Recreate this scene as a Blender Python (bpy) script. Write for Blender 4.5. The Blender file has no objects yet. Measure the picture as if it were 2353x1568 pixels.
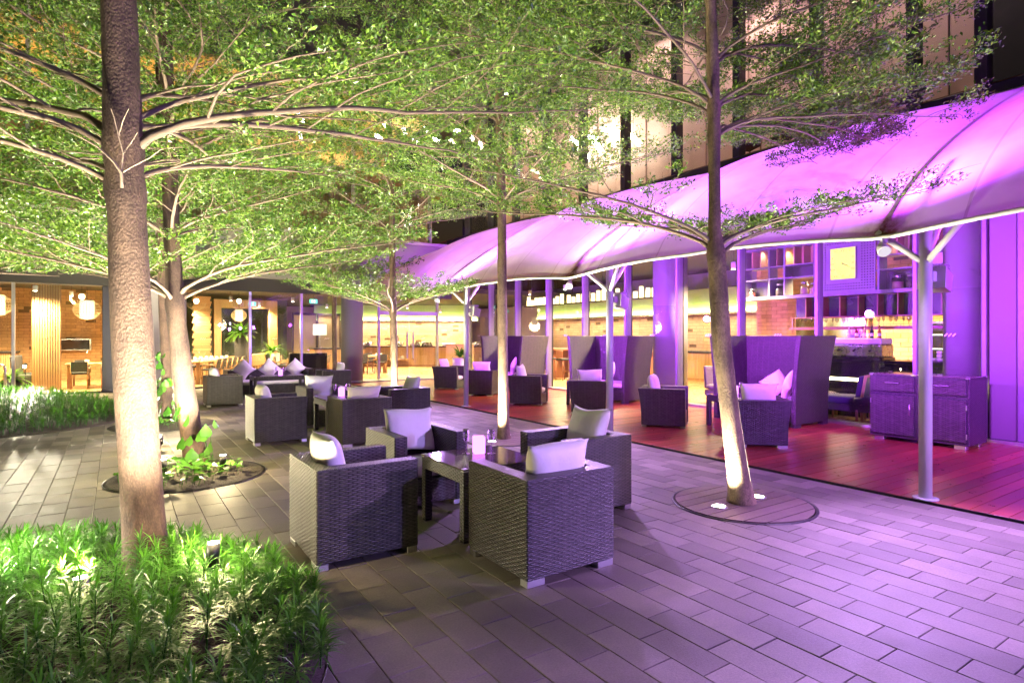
import bpy, bmesh, math, random
import numpy as np
from mathutils import Vector, Matrix
random.seed(7)
PI = math.pi
sc = bpy.context.scene
COL = sc.collection
R_ = math.radians

# ---------------------------------------------------------------- camera, sky, exposure
CAM_H = 1.58
YAW = R_(33.807)
cam_d = bpy.data.cameras.new('camera'); cam = bpy.data.objects.new('camera', cam_d); COL.objects.link(cam)
cam.location = (0, 0, CAM_H); cam.rotation_euler = (PI/2, 0, -YAW)
cam_d.sensor_width = 36.0; cam_d.lens = 36.0*1356/2352
cam_d.shift_y = -(784-772)/2352.0
cam_d.clip_end = 400; cam_d.clip_start = 0.05
sc.camera = cam
w = bpy.data.worlds.new('World'); sc.world = w; w.use_nodes = True
nt = w.node_tree
sky = nt.nodes.new('ShaderNodeTexSky'); sky.sky_type = 'NISHITA'; sky.sun_disc = False
sky.sun_elevation = R_(-2.0); sky.sun_rotation = R_(185)
nt.links.new(sky.outputs[0], nt.nodes['Background'].inputs[0])
nt.nodes['Background'].inputs[1].default_value = 0.08
sc.view_settings.view_transform = 'Standard'; sc.view_settings.look = 'None'
sc.view_settings.exposure = 1.05; sc.view_settings.gamma = 1.0
cy = sc.cycles
cy.max_bounces = 7; cy.diffuse_bounces = 3; cy.glossy_bounces = 3; cy.transmission_bounces = 6
cy.transparent_max_bounces = 20; cy.caustics_reflective = False; cy.caustics_refractive = False
cy.sample_clamp_indirect = 4.0; cy.sample_clamp_direct = 0.0; cy.use_light_tree = True; cy.use_denoising = True
try: cy.denoiser = 'OPENIMAGEDENOISE'
except Exception: pass

# ---------------------------------------------------------------- scene helpers
CS, SN = math.cos(YAW), math.sin(YAW)
F_, CX_, HY_ = 1356.0, 1176.0, 772.0
def ground(x, y, z=0.0):                 # a pixel of the 2352-wide photograph -> point at height z
    d = (CAM_H-z)*F_/(y-HY_); l = (x-CX_)/F_*d
    return (l*CS+d*SN, -l*SN+d*CS)
def props(o, label=None, cat=None, group=None, kind=None):
    if label: o['label'] = label
    if cat: o['category'] = cat
    if group: o['group'] = group
    if kind: o['kind'] = kind
    return o
def thing(name, label, cat, loc=(0,0,0), rz=0.0, group=None):
    o = bpy.data.objects.new(name, None); COL.objects.link(o)
    o.location = loc; o.rotation_euler = (0, 0, rz); o.empty_display_size = .1
    return props(o, label, cat, group)
def link(name, me, parent=None, loc=None, rot=None, scale=None):
    o = bpy.data.objects.new(name, me); COL.objects.link(o)
    if parent is not None: o.parent = parent
    if loc is not None: o.location = loc
    if rot is not None: o.rotation_euler = rot
    if scale is not None: o.scale = scale
    return o
KIDS = {}
def copy_tree(o, loc, rz, label=None, group=None):
    def rec(src, par):
        c = src.copy(); COL.objects.link(c)
        if par is not None: c.parent = par
        for ch in src.children: rec(ch, c)
        return c
    c = rec(o, None)
    c.location = loc; c.rotation_euler = (0, 0, rz)
    if label: c['label'] = label
    if group: c['group'] = group
    return c

class MB:
    """collects verts/faces (+ metric UVs by box projection) and links them as one mesh"""
    def __init__(s): s.v = []; s.f = []; s.m = []; s.smooth = []
    def add(s, vs, fs, mi=0, smooth=False):
        b = len(s.v); s.v.extend([tuple(v) for v in vs])
        for f in fs: s.f.append(tuple(i+b for i in f)); s.m.append(mi); s.smooth.append(smooth)
        return s
    def box(s, x0, x1, y0, y1, z0, z1, b=0.0, mi=0, rz=0.0, c=None):
        if b <= 0:
            vs = [(x,y,z) for z in (z0,z1) for y in (y0,y1) for x in (x0,x1)]
            fs = [(0,2,3,1),(4,5,7,6),(0,1,5,4),(2,6,7,3),(0,4,6,2),(1,3,7,5)]
        else:
            vs = []; idx = {}
            for zi,z in enumerate((z0,z1)):
                for yi,y in enumerate((y0,y1)):
                    for xi,x in enumerate((x0,x1)):
                        sx,sy,sz = (1-2*xi)*b,(1-2*yi)*b,(1-2*zi)*b
                        for a,p in enumerate(((x,y+sy,z+sz),(x+sx,y,z+sz),(x+sx,y+sy,z))):
                            idx[(xi,yi,zi,a)] = len(vs); vs.append(p)
            g = lambda x,y,z,a: idx[(x,y,z,a)]
            fs = [(g(0,0,0,0),g(0,0,1,0),g(0,1,1,0),g(0,1,0,0)),(g(1,0,0,0),g(1,1,0,0),g(1,1,1,0),g(1,0,1,0)),
                  (g(0,0,0,1),g(1,0,0,1),g(1,0,1,1),g(0,0,1,1)),(g(0,1,0,1),g(0,1,1,1),g(1,1,1,1),g(1,1,0,1)),
                  (g(0,0,0,2),g(0,1,0,2),g(1,1,0,2),g(1,0,0,2)),(g(0,0,1,2),g(1,0,1,2),g(1,1,1,2),g(0,1,1,2))]
            for i in (0,1):
                for j in (0,1):
                    e = (g(i,j,0,0),g(i,j,1,0),g(i,j,1,1),g(i,j,0,1)); fs.append(e if (i==j) == False else e[::-1])
                    e = (g(i,0,j,0),g(i,1,j,0),g(i,1,j,2),g(i,0,j,2)); fs.append(e)
                    e = (g(0,i,j,1),g(1,i,j,1),g(1,i,j,2),g(0,i,j,2)); fs.append(e)
                    for k in (0,1): fs.append((g(i,j,k,0),g(i,j,k,1),g(i,j,k,2)))
        if rz:
            cx,cy_ = c if c else ((x0+x1)/2,(y0+y1)/2); co,si = math.cos(rz),math.sin(rz)
            vs = [(cx+(x-cx)*co-(y-cy_)*si, cy_+(x-cx)*si+(y-cy_)*co, z) for x,y,z in vs]
        return s.add(vs, fs, mi)
    def tube(s, pts, rs, n=8, mi=0, caps=True, smooth=True):
        pts = [Vector(p) for p in pts]
        if not hasattr(rs,'__len__'): rs = [rs]*len(pts)
        up = Vector((0,0,1)); vs = []; prev = None
        for i,p in enumerate(pts):
            t = (pts[min(i+1,len(pts)-1)]-pts[max(i-1,0)])
            if t.length < 1e-9: t = Vector((0,0,1))
            t.normalize()
            if prev is None:
                a = up.cross(t) if abs(t.z) < .95 else Vector((1,0,0)).cross(t)
            else:
                a = prev - t*prev.dot(t)
                if a.length < 1e-6: a = up.cross(t)
            a.normalize(); prev = a; b = t.cross(a)
            for k in range(n):
                q = 2*PI*k/n; vs.append(p+(a*math.cos(q)+b*math.sin(q))*rs[i])
        fs = []
        for i in range(len(pts)-1):
            for k in range(n):
                k2 = (k+1)%n; fs.append((i*n+k,i*n+k2,(i+1)*n+k2,(i+1)*n+k))
        s.add(vs, fs, mi, smooth)
        if caps:
            s.add([vs[k] for k in range(n)], [tuple(reversed(range(n)))], mi)
            o = (len(pts)-1)*n; s.add([vs[o+k] for k in range(n)], [tuple(range(n))], mi)
        return s
    def lathe(s, prof, n=16, c=(0,0,0), mi=0, smooth=True, axis=None):
        vs = []; fs = []
        for r,z in prof:
            for k in range(n):
                q = 2*PI*k/n; vs.append((c[0]+r*math.cos(q), c[1]+r*math.sin(q), c[2]+z))
        for i in range(len(prof)-1):
            for k in range(n):
                k2=(k+1)%n; fs.append((i*n+k,i*n+k2,(i+1)*n+k2,(i+1)*n+k))
        if axis is not None:
            M = Vector((0,0,1)).rotation_difference(Vector(axis)).to_matrix(); cc = Vector(c)
            vs = [cc+M@(Vector(v)-cc) for v in vs]
        s.add(vs, fs, mi, smooth)
        if prof[0][0] > 1e-4: s.add(vs[:n], [tuple(reversed(range(n)))], mi)
        if prof[-1][0] > 1e-4: s.add(vs[-n:], [tuple(range(n))], mi)
        return s
    def prism(s, poly, lo, hi, axis='y', mi=0):
        n = len(poly)
        def P(a,b,h): return {'x':(h,a,b),'y':(a,h,b),'z':(a,b,h)}[axis]
        vs = [P(a,b,lo) for a,b in poly]+[P(a,b,hi) for a,b in poly]
        fs = [tuple(range(n)), tuple(reversed(range(n,2*n)))]+[(i,n+i,n+(i+1)%n,(i+1)%n) for i in range(n)]
        return s.add(vs, fs, mi)
    def grid(s, fn, nu, nv, mi=0, smooth=True, close=False):
        vs = [fn(i/nu, j/nv) for j in range(nv+1) for i in range(nu+1)]
        fs = [(j*(nu+1)+i, j*(nu+1)+i+1, (j+1)*(nu+1)+i+1, (j+1)*(nu+1)+i) for j in range(nv) for i in range(nu)]
        return s.add(vs, fs, mi, smooth)
    def mesh(s, name, mats, uv=True, fix=True):
        me = bpy.data.meshes.new(name); me.from_pydata(s.v, [], s.f)
        if not isinstance(mats,(list,tuple)): mats = [mats]
        for m in mats: me.materials.append(m)
        me.polygons.foreach_set('material_index', s.m); me.polygons.foreach_set('use_smooth', s.smooth)
        if fix:
            bm = bmesh.new(); bm.from_mesh(me); bmesh.ops.remove_doubles(bm, verts=bm.verts, dist=1e-5)
            bmesh.ops.recalc_face_normals(bm, faces=bm.faces); bm.to_mesh(me); bm.free()
        if uv:
            me.update(); l = me.uv_layers.new(name='UVMap'); n = len(me.loops)
            co = np.empty(len(me.vertices)*3); me.vertices.foreach_get('co', co); co = co.reshape(-1,3)
            vi = np.empty(n, dtype=np.int32); me.loops.foreach_get('vertex_index', vi)
            no = np.empty(len(me.polygons)*3); me.polygons.foreach_get('normal', no); no = no.reshape(-1,3)
            tot = np.empty(len(me.polygons), dtype=np.int32); me.polygons.foreach_get('loop_total', tot)
            ax = np.repeat(np.argmax(np.abs(no),axis=1), tot); c = co[vi]
            u = np.where(ax==0, c[:,1], c[:,0]); v = np.where(ax==2, c[:,1], c[:,2])
            l.data.foreach_set('uv', np.stack([u,v],1).astype(np.float32).ravel())
        me.update(); return me
    def build(s, name, mats, parent=None, loc=None, rot=None, uv=True, fix=True):
        return link(name, s.mesh(name, mats, uv, fix), parent, loc, rot)

_unit = {}
def unit_box(mat):
    if mat.name not in _unit: _unit[mat.name] = MB().box(-.5,.5,-.5,.5,-.5,.5).mesh('piece', mat, uv=False)
    return _unit[mat.name]
def pieces(parent, name, boxes, mat, limit=300):
    """boxes: (cx,cy,cz,sx,sy,sz[,rz]) -> single objects up to the limit, the rest one stuff mesh"""
    me = unit_box(mat); out = []
    for b in boxes[:limit]:
        out.append(link(name, me, parent, b[:3], (0,0,b[6]) if len(b) > 6 else None, b[3:6]))
    if len(boxes) > limit:
        mb = MB()
        for b in boxes[limit:]: mb.box(b[0]-b[3]/2,b[0]+b[3]/2,b[1]-b[4]/2,b[1]+b[4]/2,b[2]-b[5]/2,b[2]+b[5]/2)
        props(mb.build(name+'_field', mat, parent), kind='stuff')
    return out

# ---------------------------------------------------------------- materials
def nodes(name):
    m = bpy.data.materials.new(name); m.use_nodes = True
    t = m.node_tree; b = t.nodes['Principled BSDF']; return m, t, b
def N(t, typ, **kw):
    n = t.nodes.new(typ)
    for k,v in kw.items():
        if k == 'inp':
            for i,q in v.items(): n.inputs[i].default_value = q
        else: setattr(n, k, v)
    return n
def mth(t, op, a, b=None, clamp=False):
    n = t.nodes.new('ShaderNodeMath'); n.operation = op; n.use_clamp = clamp
    for i,x in enumerate((a,b)):
        if x is None: continue
        if isinstance(x,(int,float)): n.inputs[i].default_value = x
        else: t.links.new(x, n.inputs[i])
    return n.outputs[0]
def mixc(t, f, a, b, mode='MIX'):
    n = t.nodes.new('ShaderNodeMix'); n.data_type = 'RGBA'; n.blend_type = mode
    for s_,x in ((0,f),(6,a),(7,b)):
        if isinstance(x,(int,float)): n.inputs[s_].default_value = x
        elif isinstance(x,tuple): n.inputs[s_].default_value = (*x[:3],1)
        else: t.links.new(x, n.inputs[s_])
    return n.outputs[2]
def pbr(name, col, rough=.5, metal=0.0, var=.18, scale=8.0, bump=.15, coat=0.0, rvar=.12, stretch=None, spec=.5, detail=6, dist=.01):
    m,t,b = nodes(name)
    tc = N(t,'ShaderNodeTexCoord'); mp = N(t,'ShaderNodeMapping'); t.links.new(tc.outputs['Object'], mp.inputs[0])
    if stretch: mp.inputs['Scale'].default_value = stretch
    oi = N(t,'ShaderNodeObjectInfo'); 
    addv = N(t,'ShaderNodeVectorMath', operation='ADD'); t.links.new(mp.outputs[0], addv.inputs[0])
    sc_ = mth(t,'MULTIPLY',oi.outputs['Random'],37.0); t.links.new(sc_, addv.inputs[1])
    nz = N(t,'ShaderNodeTexNoise', inp={'Scale':scale,'Detail':detail,'Roughness':.6}); t.links.new(addv.outputs[0], nz.inputs['Vector'])
    f = mth(t,'MULTIPLY_ADD', nz.outputs[0], 2*var); t.nodes[-1].inputs[2].default_value = 1-var
    r2 = mth(t,'MULTIPLY_ADD', oi.outputs['Random'], var); t.nodes[-1].inputs[2].default_value = 1-var/2
    f = mth(t,'MULTIPLY', f, r2)
    c = N(t,'ShaderNodeVectorMath', operation='SCALE'); c.inputs[0].default_value = col[:3]; t.links.new(f, c.inputs['Scale'])
    t.links.new(c.outputs[0], b.inputs['Base Color'])
    rr = mth(t,'MULTIPLY_ADD', nz.outputs[0], 2*rvar, True); t.nodes[-1].inputs[2].default_value = rough-rvar
    t.links.new(rr, b.inputs['Roughness'])
    b.inputs['Metallic'].default_value = metal; b.inputs['Specular IOR Level'].default_value = spec
    b.inputs['Coat Weight'].default_value = coat
    if bump > 0:
        bp = N(t,'ShaderNodeBump', inp={'Strength':bump,'Distance':dist}); t.links.new(nz.outputs[0], bp.inputs['Height']); t.links.new(bp.outputs[0], b.inputs['Normal'])
    return m
def emit(name, col, strength):
    m,t,b = nodes(name); t.nodes.remove(b); e = N(t,'ShaderNodeEmission'); e.inputs[0].default_value = (*col,1); e.inputs[1].default_value = strength
    t.links.new(e.outputs[0], t.nodes['Material Output'].inputs[0]); return m
def glass_pane(name, tint=(.95,.97,.97), refl=1.0, rough=0.0):
    m,t,b = nodes(name); t.nodes.remove(b)
    tr = N(t,'ShaderNodeBsdfTransparent'); tr.inputs[0].default_value = (*tint,1)
    gl = N(t,'ShaderNodeBsdfGlossy'); gl.inputs['Roughness'].default_value = rough
    lw = N(t,'ShaderNodeLayerWeight', inp={0:.5})
    mx = N(t,'ShaderNodeMixShader'); f = mth(t,'MULTIPLY_ADD', mth(t,'POWER',lw.outputs['Facing'],5.0), .96); t.nodes[-1].inputs[2].default_value = .04
    f = mth(t,'MULTIPLY',f,refl,True)
    t.links.new(f,mx.inputs[0]); t.links.new(tr.outputs[0],mx.inputs[1]); t.links.new(gl.outputs[0],mx.inputs[2])
    t.links.new(mx.outputs[0], t.nodes['Material Output'].inputs[0]); return m
def wicker(name, col, wu=.062, hv=.0135, warp=.124):
    m,t,b = nodes(name)
    uv = N(t,'ShaderNodeTexCoord'); sp = N(t,'ShaderNodeSeparateXYZ'); t.links.new(uv.outputs['UV'], sp.inputs[0])
    nz = N(t,'ShaderNodeTexNoise', inp={'Scale':3.0,'Detail':2.0}); t.links.new(uv.outputs['Object'], nz.inputs['Vector'])
    v0 = mth(t,'ADD', sp.outputs[1], mth(t,'MULTIPLY', nz.outputs[0], .01))
    v = mth(t,'DIVIDE', v0, hv); row = mth(t,'FLOOR', v); fv = mth(t,'FRACT', v)
    par = mth(t,'MODULO', mth(t,'ABSOLUTE',row), 2.0)
    u = mth(t,'ADD', mth(t,'DIVIDE', sp.outputs[0], wu), mth(t,'MULTIPLY', par, .5)); fu = mth(t,'FRACT', u); cu = mth(t,'FLOOR', u)
    hu = mth(t,'SINE', mth(t,'MULTIPLY', fu, PI)); hvv = mth(t,'SINE', mth(t,'MULTIPLY', fv, PI))
    hu4 = mth(t,'POWER', mth(t,'MAXIMUM',hu,0.0), .7); h = mth(t,'MULTIPLY', hu4, mth(t,'POWER', mth(t,'MAXIMUM',hvv,0.0), .6))
    # upright warp strands, in pairs
    wv = mth(t,'DIVIDE', sp.outputs[0], warp); fw = mth(t,'FRACT', wv)
    wl = mth(t,'LESS_THAN', mth(t,'ABSOLUTE', mth(t,'SUBTRACT', fw, .5)), .05)
    wn = N(t,'ShaderNodeTexWhiteNoise', noise_dimensions='2D'); cb = N(t,'ShaderNodeCombineXYZ'); t.links.new(cu, cb.inputs[0]); t.links.new(row, cb.inputs[1]); t.links.new(cb.outputs[0], wn.inputs['Vector'])
    br = mth(t,'MULTIPLY_ADD', wn.outputs[0], .7); t.nodes[-1].inputs[2].default_value = .65
    br = mth(t,'MULTIPLY', br, mth(t,'MULTIPLY_ADD', h, .9)); 
    # second operand of the add
    t.nodes[-2].inputs[2].default_value = .04
    br = mth(t,'ADD', br, mth(t,'MULTIPLY', wl, .25))
    c = N(t,'ShaderNodeVectorMath', operation='SCALE'); c.inputs[0].default_value = col; t.links.new(br, c.inputs['Scale']); t.links.new(c.outputs[0], b.inputs['Base Color'])
    bp = N(t,'ShaderNodeBump', inp={'Strength':1.0,'Distance':.0055}); t.links.new(mth(t,'ADD',h,mth(t,'MULTIPLY',wl,.3)), bp.inputs['Height']); t.links.new(bp.outputs[0], b.inputs['Normal'])
    b.inputs['Roughness'].default_value = .34; b.inputs['Specular IOR Level'].default_value = .6
    return m
def leafmat(name, c0, c1, trans=.45, rough=.4, spec=.4):
    m,t,b = nodes(name)
    at = N(t,'ShaderNodeAttribute', attribute_name='tint'); c = mixc(t, at.outputs['Fac'], c0, c1)
    t.links.new(c, b.inputs['Base Color']); b.inputs['Roughness'].default_value = rough; b.inputs['Specular IOR Level'].default_value = spec
    tl = N(t,'ShaderNodeBsdfTranslucent'); 
    c2 = mixc(t, 1.0, c, (1.0,1.05,.5), 'MULTIPLY'); t.links.new(c2, tl.inputs[0])
    mx = N(t,'ShaderNodeMixShader'); mx.inputs[0].default_value = trans
    t.links.new(b.outputs[0], mx.inputs[1]); t.links.new(tl.outputs[0], mx.inputs[2]); t.links.new(mx.outputs[0], t.nodes['Material Output'].inputs[0])
    return m
def tinted(name, col, rough, var=.5, nscale=40, bump=.3, nvar=.25, spec=.5, dirt=0.0, stretch=None, rv=.35):
    """colour varied piece by piece through the 'tint' attribute, speckle and stains on top"""
    m,t,b = nodes(name)
    at = N(t,'ShaderNodeAttribute', attribute_name='tint'); ge = N(t,'ShaderNodeNewGeometry')
    mp = N(t,'ShaderNodeMapping'); t.links.new(ge.outputs['Position'], mp.inputs[0])
    if stretch: mp.inputs['Scale'].default_value = stretch
    n1 = N(t,'ShaderNodeTexNoise', inp={'Scale':nscale,'Detail':6.0,'Roughness':.7}); t.links.new(mp.outputs[0], n1.inputs['Vector'])
    n2 = N(t,'ShaderNodeTexNoise', inp={'Scale':1.3,'Detail':4.0,'Roughness':.65}); t.links.new(ge.outputs['Position'], n2.inputs['Vector'])
    n3 = N(t,'ShaderNodeTexNoise', inp={'Scale':7.0,'Detail':5.0,'Roughness':.7}); t.links.new(ge.outputs['Position'], n3.inputs['Vector'])
    f = mth(t,'MULTIPLY_ADD', at.outputs['Fac'], var); t.nodes[-1].inputs[2].default_value = 1-var/2
    g = mth(t,'MULTIPLY_ADD', n1.outputs[0], 2*nvar); t.nodes[-1].inputs[2].default_value = 1-nvar
    h = mth(t,'MULTIPLY_ADD', n2.outputs[0], .9); t.nodes[-1].inputs[2].default_value = .55
    k = mth(t,'MULTIPLY_ADD', n3.outputs[0], .7); t.nodes[-1].inputs[2].default_value = .65
    f = mth(t,'MULTIPLY', mth(t,'MULTIPLY', f, g), mth(t,'MULTIPLY', h, k))
    c = N(t,'ShaderNodeVectorMath', operation='SCALE'); c.inputs[0].default_value = col; t.links.new(f, c.inputs['Scale'])
    t.links.new(c.outputs[0], b.inputs['Base Color'])
    rr = mth(t,'MULTIPLY_ADD', n3.outputs[0], rv, True); t.nodes[-1].inputs[2].default_value = rough-rv/2; t.links.new(rr, b.inputs['Roughness'])
    bp = N(t,'ShaderNodeBump', inp={'Strength':bump,'Distance':.004}); t.links.new(n1.outputs[0], bp.inputs['Height']); t.links.new(bp.outputs[0], b.inputs['Normal'])
    b.inputs['Specular IOR Level'].default_value = spec
    return m
def set_tint(me, vals):                  # per-face value -> corner attribute
    a = me.attributes.new('tint', 'FLOAT', 'FACE'); a.data.foreach_set('value', np.asarray(vals, dtype=np.float32))

M = {}
M['paver'] = tinted('paver_stone', (.195,.165,.138), .60, .85, 90, .4, .55)
M['deckwood'] = tinted('deck_hardwood', (.29,.055,.032), .29, .7, 3, .015, .18, .5, stretch=(.5,14,1), rv=.10)
M['gratewood'] = tinted('grate_planks', (.13,.09,.08), .45, .5, 30, .3, .3, .5, stretch=(14,.6,6))
M['joint'] = pbr('joint_sand', (.035,.032,.03), .9, bump=.3)
M['soil'] = pbr('dark_soil', (.035,.024,.016), .95, var=.5, scale=30, bump=.9, dist=.03)
M['wick'] = wicker('brown_wicker', (.070,.061,.058))
M['wickd'] = wicker('dark_wicker', (.060,.052,.052))
M['cushion'] = pbr('cream_cushion_fabric', (.84,.81,.75), .85, var=.05, scale=11, bump=.35, dist=.02, detail=3)
M['alu'] = pbr('brushed_aluminium', (.62,.62,.62), .35, 1.0, var=.08, bump=.02)
M['post'] = pbr('painted_steel_post', (.50,.50,.50), .35, 0.0, var=.06, bump=.02)
M['mull'] = pbr('anodised_mullion', (.20,.195,.22), .4, .3, var=.1, bump=.02)
M['mulld'] = pbr('dark_frame', (.03,.03,.035), .4, .2, var=.1, bump=.02)
M['glass'] = glass_pane('window_glass', (.93,.95,.95), 1.3)
M['wineglass'] = glass_pane('clear_wine_glass', (.95,.95,.97), 5.0, .02)
M['tabletop'] = pbr('glass_tabletop', (.10,.085,.08), .07, 0.0, var=.1, bump=.0, rvar=.03, spec=.8)
def barkmat(name, col):
    m,t,b = nodes(name); tc = N(t,'ShaderNodeTexCoord'); mp = N(t,'ShaderNodeMapping'); t.links.new(tc.outputs['Object'], mp.inputs[0]); mp.inputs['Scale'].default_value = (1,1,.55)
    vo = N(t,'ShaderNodeTexVoronoi', inp={'Scale':95.0}); t.links.new(mp.outputs[0], vo.inputs['Vector'])
    n1 = N(t,'ShaderNodeTexNoise', inp={'Scale':5.0,'Detail':6.0,'Roughness':.65}); t.links.new(mp.outputs[0], n1.inputs['Vector'])
    n2 = N(t,'ShaderNodeTexNoise', inp={'Scale':38.0,'Detail':6.0,'Roughness':.75}); t.links.new(mp.outputs[0], n2.inputs['Vector'])
    rp = N(t,'ShaderNodeValToRGB'); e = rp.color_ramp.elements; e[0].position = .32; e[0].color = (col[0]*.45,col[1]*.40,col[2]*.45,1); e[1].position = .68; e[1].color = (col[0]*1.5,col[1]*1.5,col[2]*1.4,1); t.links.new(n1.outputs[0], rp.inputs[0])
    g = mth(t,'MULTIPLY_ADD', n2.outputs[0], 1.3); t.nodes[-1].inputs[2].default_value = .35
    g = mth(t,'MULTIPLY', g, mth(t,'MULTIPLY_ADD', vo.outputs['Distance'], -.5)); t.nodes[-2].inputs[2].default_value = 1.15
    c = N(t,'ShaderNodeVectorMath', operation='SCALE'); t.links.new(rp.outputs[0], c.inputs[0]); t.links.new(g, c.inputs['Scale']); t.links.new(c.outputs[0], b.inputs['Base Color'])
    h = mth(t,'ADD', mth(t,'MULTIPLY', vo.outputs['Distance'], -1.0), mth(t,'MULTIPLY', n2.outputs[0], 1.2))
    bp = N(t,'ShaderNodeBump', inp={'Strength':.75,'Distance':.0045}); t.links.new(h, bp.inputs['Height']); t.links.new(bp.outputs[0], b.inputs['Normal']); b.inputs['Roughness'].default_value = .85
    return m
M['bark'] = barkmat('tree_bark', (.088,.054,.040))
M['barkpale'] = barkmat('pale_tree_bark', (.17,.115,.07))
M['branch'] = pbr('branch_bark', (.14,.098,.07), .8, var=.25, scale=40, bump=.4)
M['leaf'] = leafmat('tree_leaf', (.024,.085,.006), (.21,.35,.04), .24, .35, .5)
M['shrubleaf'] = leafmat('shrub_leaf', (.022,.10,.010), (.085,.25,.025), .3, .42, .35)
M['ivyleaf'] = leafmat('ivy_leaf', (.05,.16,.02), (.13,.28,.05), .35, .3)
M['blackmetal'] = pbr('black_metal', (.015,.015,.016), .45, .3, var=.1, bump=.02)
M['concrete'] = pbr('fair_faced_concrete', (.33,.31,.28), .8, var=.15, scale=3, bump=.2)
M['concwhite'] = pbr('pale_plaster', (.55,.52,.47), .8, var=.06, scale=3, bump=.08)
M['pillar'] = pbr('pillar_paint', (.24,.235,.23), .6, var=.05, scale=2, bump=.03)
M['ceil'] = pbr('dark_ceiling', (.06,.055,.05), .8, var=.1)
M['woodL'] = pbr('light_oak', (.46,.29,.13), .5, var=.25, scale=5, bump=.1, stretch=(3,3,.5))
M['woodM'] = pbr('warm_wood', (.30,.15,.06), .45, var=.25, scale=5, bump=.1, stretch=(3,3,.5))
M['woodR'] = pbr('red_brown_wood', (.22,.08,.04), .4, var=.2, scale=6, bump=.08, stretch=(3,3,.5))
M['floorwood'] = tinted('interior_wood_floor', (.40,.25,.11), .3, .35, 14, .05, .2, .5, stretch=(8,.5,3))
M['brick'] = pbr('rough_brick', (.50,.30,.14), .85, var=.4, scale=9, bump=.5)
M['mortar'] = pbr('brick_mortar', (.16,.10,.05), .95, var=.2)
M['charcoal'] = pbr('charcoal_upholstery', (.03,.03,.033), .75, var=.15, scale=40, bump=.1)
M['greyfab'] = pbr('taupe_upholstery', (.20,.16,.15), .8, var=.12, scale=40, bump=.1)
M['white'] = pbr('white_ceramic', (.78,.76,.72), .2, var=.03, bump=0)
M['steel'] = pbr('stainless_steel', (.55,.55,.55), .28, 1.0, var=.08, bump=.03)
M['black'] = pbr('black_gloss', (.012,.012,.014), .15, var=.1, bump=0)
M['green'] = pbr('green_wall_panel', (.35,.45,.16), .6, var=.05, bump=.02)
M['candle'] = emit('purple_candle_block', (.72,.22,1.0), 1.6)
M['lampwarm'] = emit('lamp_warm', (1.0,.80,.45), 9.0)
M['lampwhite'] = emit('lamp_white', (1.0,.90,.72), 22.0)
M['lampsoft'] = emit('lamp_soft', (1.0,.74,.34), 2.4)
M['spotlens'] = emit('spot_lens', (.9,.82,.95), .45)
M['lampshade'] = emit('lamp_shade_white', (1.0,.93,.84), 2.6)
M['purplelamp'] = emit('purple_lamp', (.75,.35,1.0), 14.0)
M['exit'] = emit('exit_sign_green', (.10,.85,.62), 2.2)
M['wire'] = pbr('pale_rattan', (.62,.48,.26), .6, var=.1, bump=.05)

# ================================================================ THE SETTING
g = MB().box(-90,110,-60,130,-.30,-.05).build('ground', M['joint']); props(g, kind='structure')
BEDS = [(-.95,3.55,1.95),(.68,7.62,.82),(.70,12.2,.85),(-1.9,14.1,2.15)]
GRATES = [(4.92,3.43,.64),(4.95,7.62,.64),(4.90,11.75,.64),(4.90,15.9,.64)]
HOLES = BEDS+GRATES
# paving: 200 x 400 stones in staggered rows along Y
paving = MB().box(-9,6.40,-3,20.25,-.05,-.012).build('paving', M['joint']); props(paving, kind='structure')
rng = random.Random(3)
pav = []
PX, PY = .2035, .402
i0 = int((-8.8-1.25)/PX)
for i in range(i0, 60):
    x = 1.25+PX*i
    if x+PX > 6.40: break
    off = {0:.52,1:.10}.get(i%2,0)*PY + rng.uniform(-.03,.03)+.13
    for j in range(-8, 52):
        y = off+PY*j
        if y+PY > 20.25 or y < -2.9: continue
        cx, cy_ = x+PX/2, y+PY/2
        if x < -3.5 and y < 6: continue
        if any(math.hypot(cx-a,cy_-b) < r-.30 for a,b,r in HOLES): continue
        d = cx*SN+cy_*CS; l = cx*CS-cy_*SN
        vis = d > .9 and abs(l) < .92*d and CAM_H/d < .62
        pav.append((0 if vis else 1, d, x, y))
pav.sort()
def paver_geo(mb, x, y, tilt):
    g_ = .002; b = .0028; zt = 0.0
    x0,x1,y0,y1 = x+g_,x+PX-g_,y+g_,y+PY-g_
    z = [zt+tilt[0],zt+tilt[1],zt+tilt[2],zt+tilt[3]]
    c = [(x0,y0),(x1,y0),(x1,y1),(x0,y1)]; s_ = [(1,1),(-1,1),(-1,-1),(1,-1)]
    top = [(c[k][0]+s_[k][0]*b, c[k][1]+s_[k][1]*b, z[k]) for k in range(4)]
    mid = [(c[k][0], c[k][1], z[k]-b) for k in range(4)]
    bot = [(c[k][0], c[k][1], -.03) for k in range(4)]
    mb.add(top+mid+bot, [(0,1,2,3)]+[(k,4+k,4+(k+1)%4,(k+1)%4) for k in range(4)]+[(4+k,8+k,8+(k+1)%4,4+(k+1)%4) for k in range(4)])
variants = []
for k in range(14):
    mb = MB(); q = rng.uniform(-.0015,.0015); paver_geo(mb, -PX/2, -PY/2, [q+rng.uniform(-.0012,.0012) for _ in range(4)])
    me = mb.mesh('paver', M['paver'], uv=False, fix=False); set_tint(me, [rng.random()]*len(me.polygons)); variants.append(me)
for v_,d,x,y in pav[:300]:
    link('paver', variants[rng.randrange(14)], paving, (x+PX/2, y+PY/2, 0), (0,0,rng.choice((0,PI))))
mb = MB(); tv = []
for v_,d,x,y in pav[300:]:
    paver_geo(mb, x, y, [rng.uniform(-.002,.002)]*4); tv += [rng.random()]*9
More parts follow.
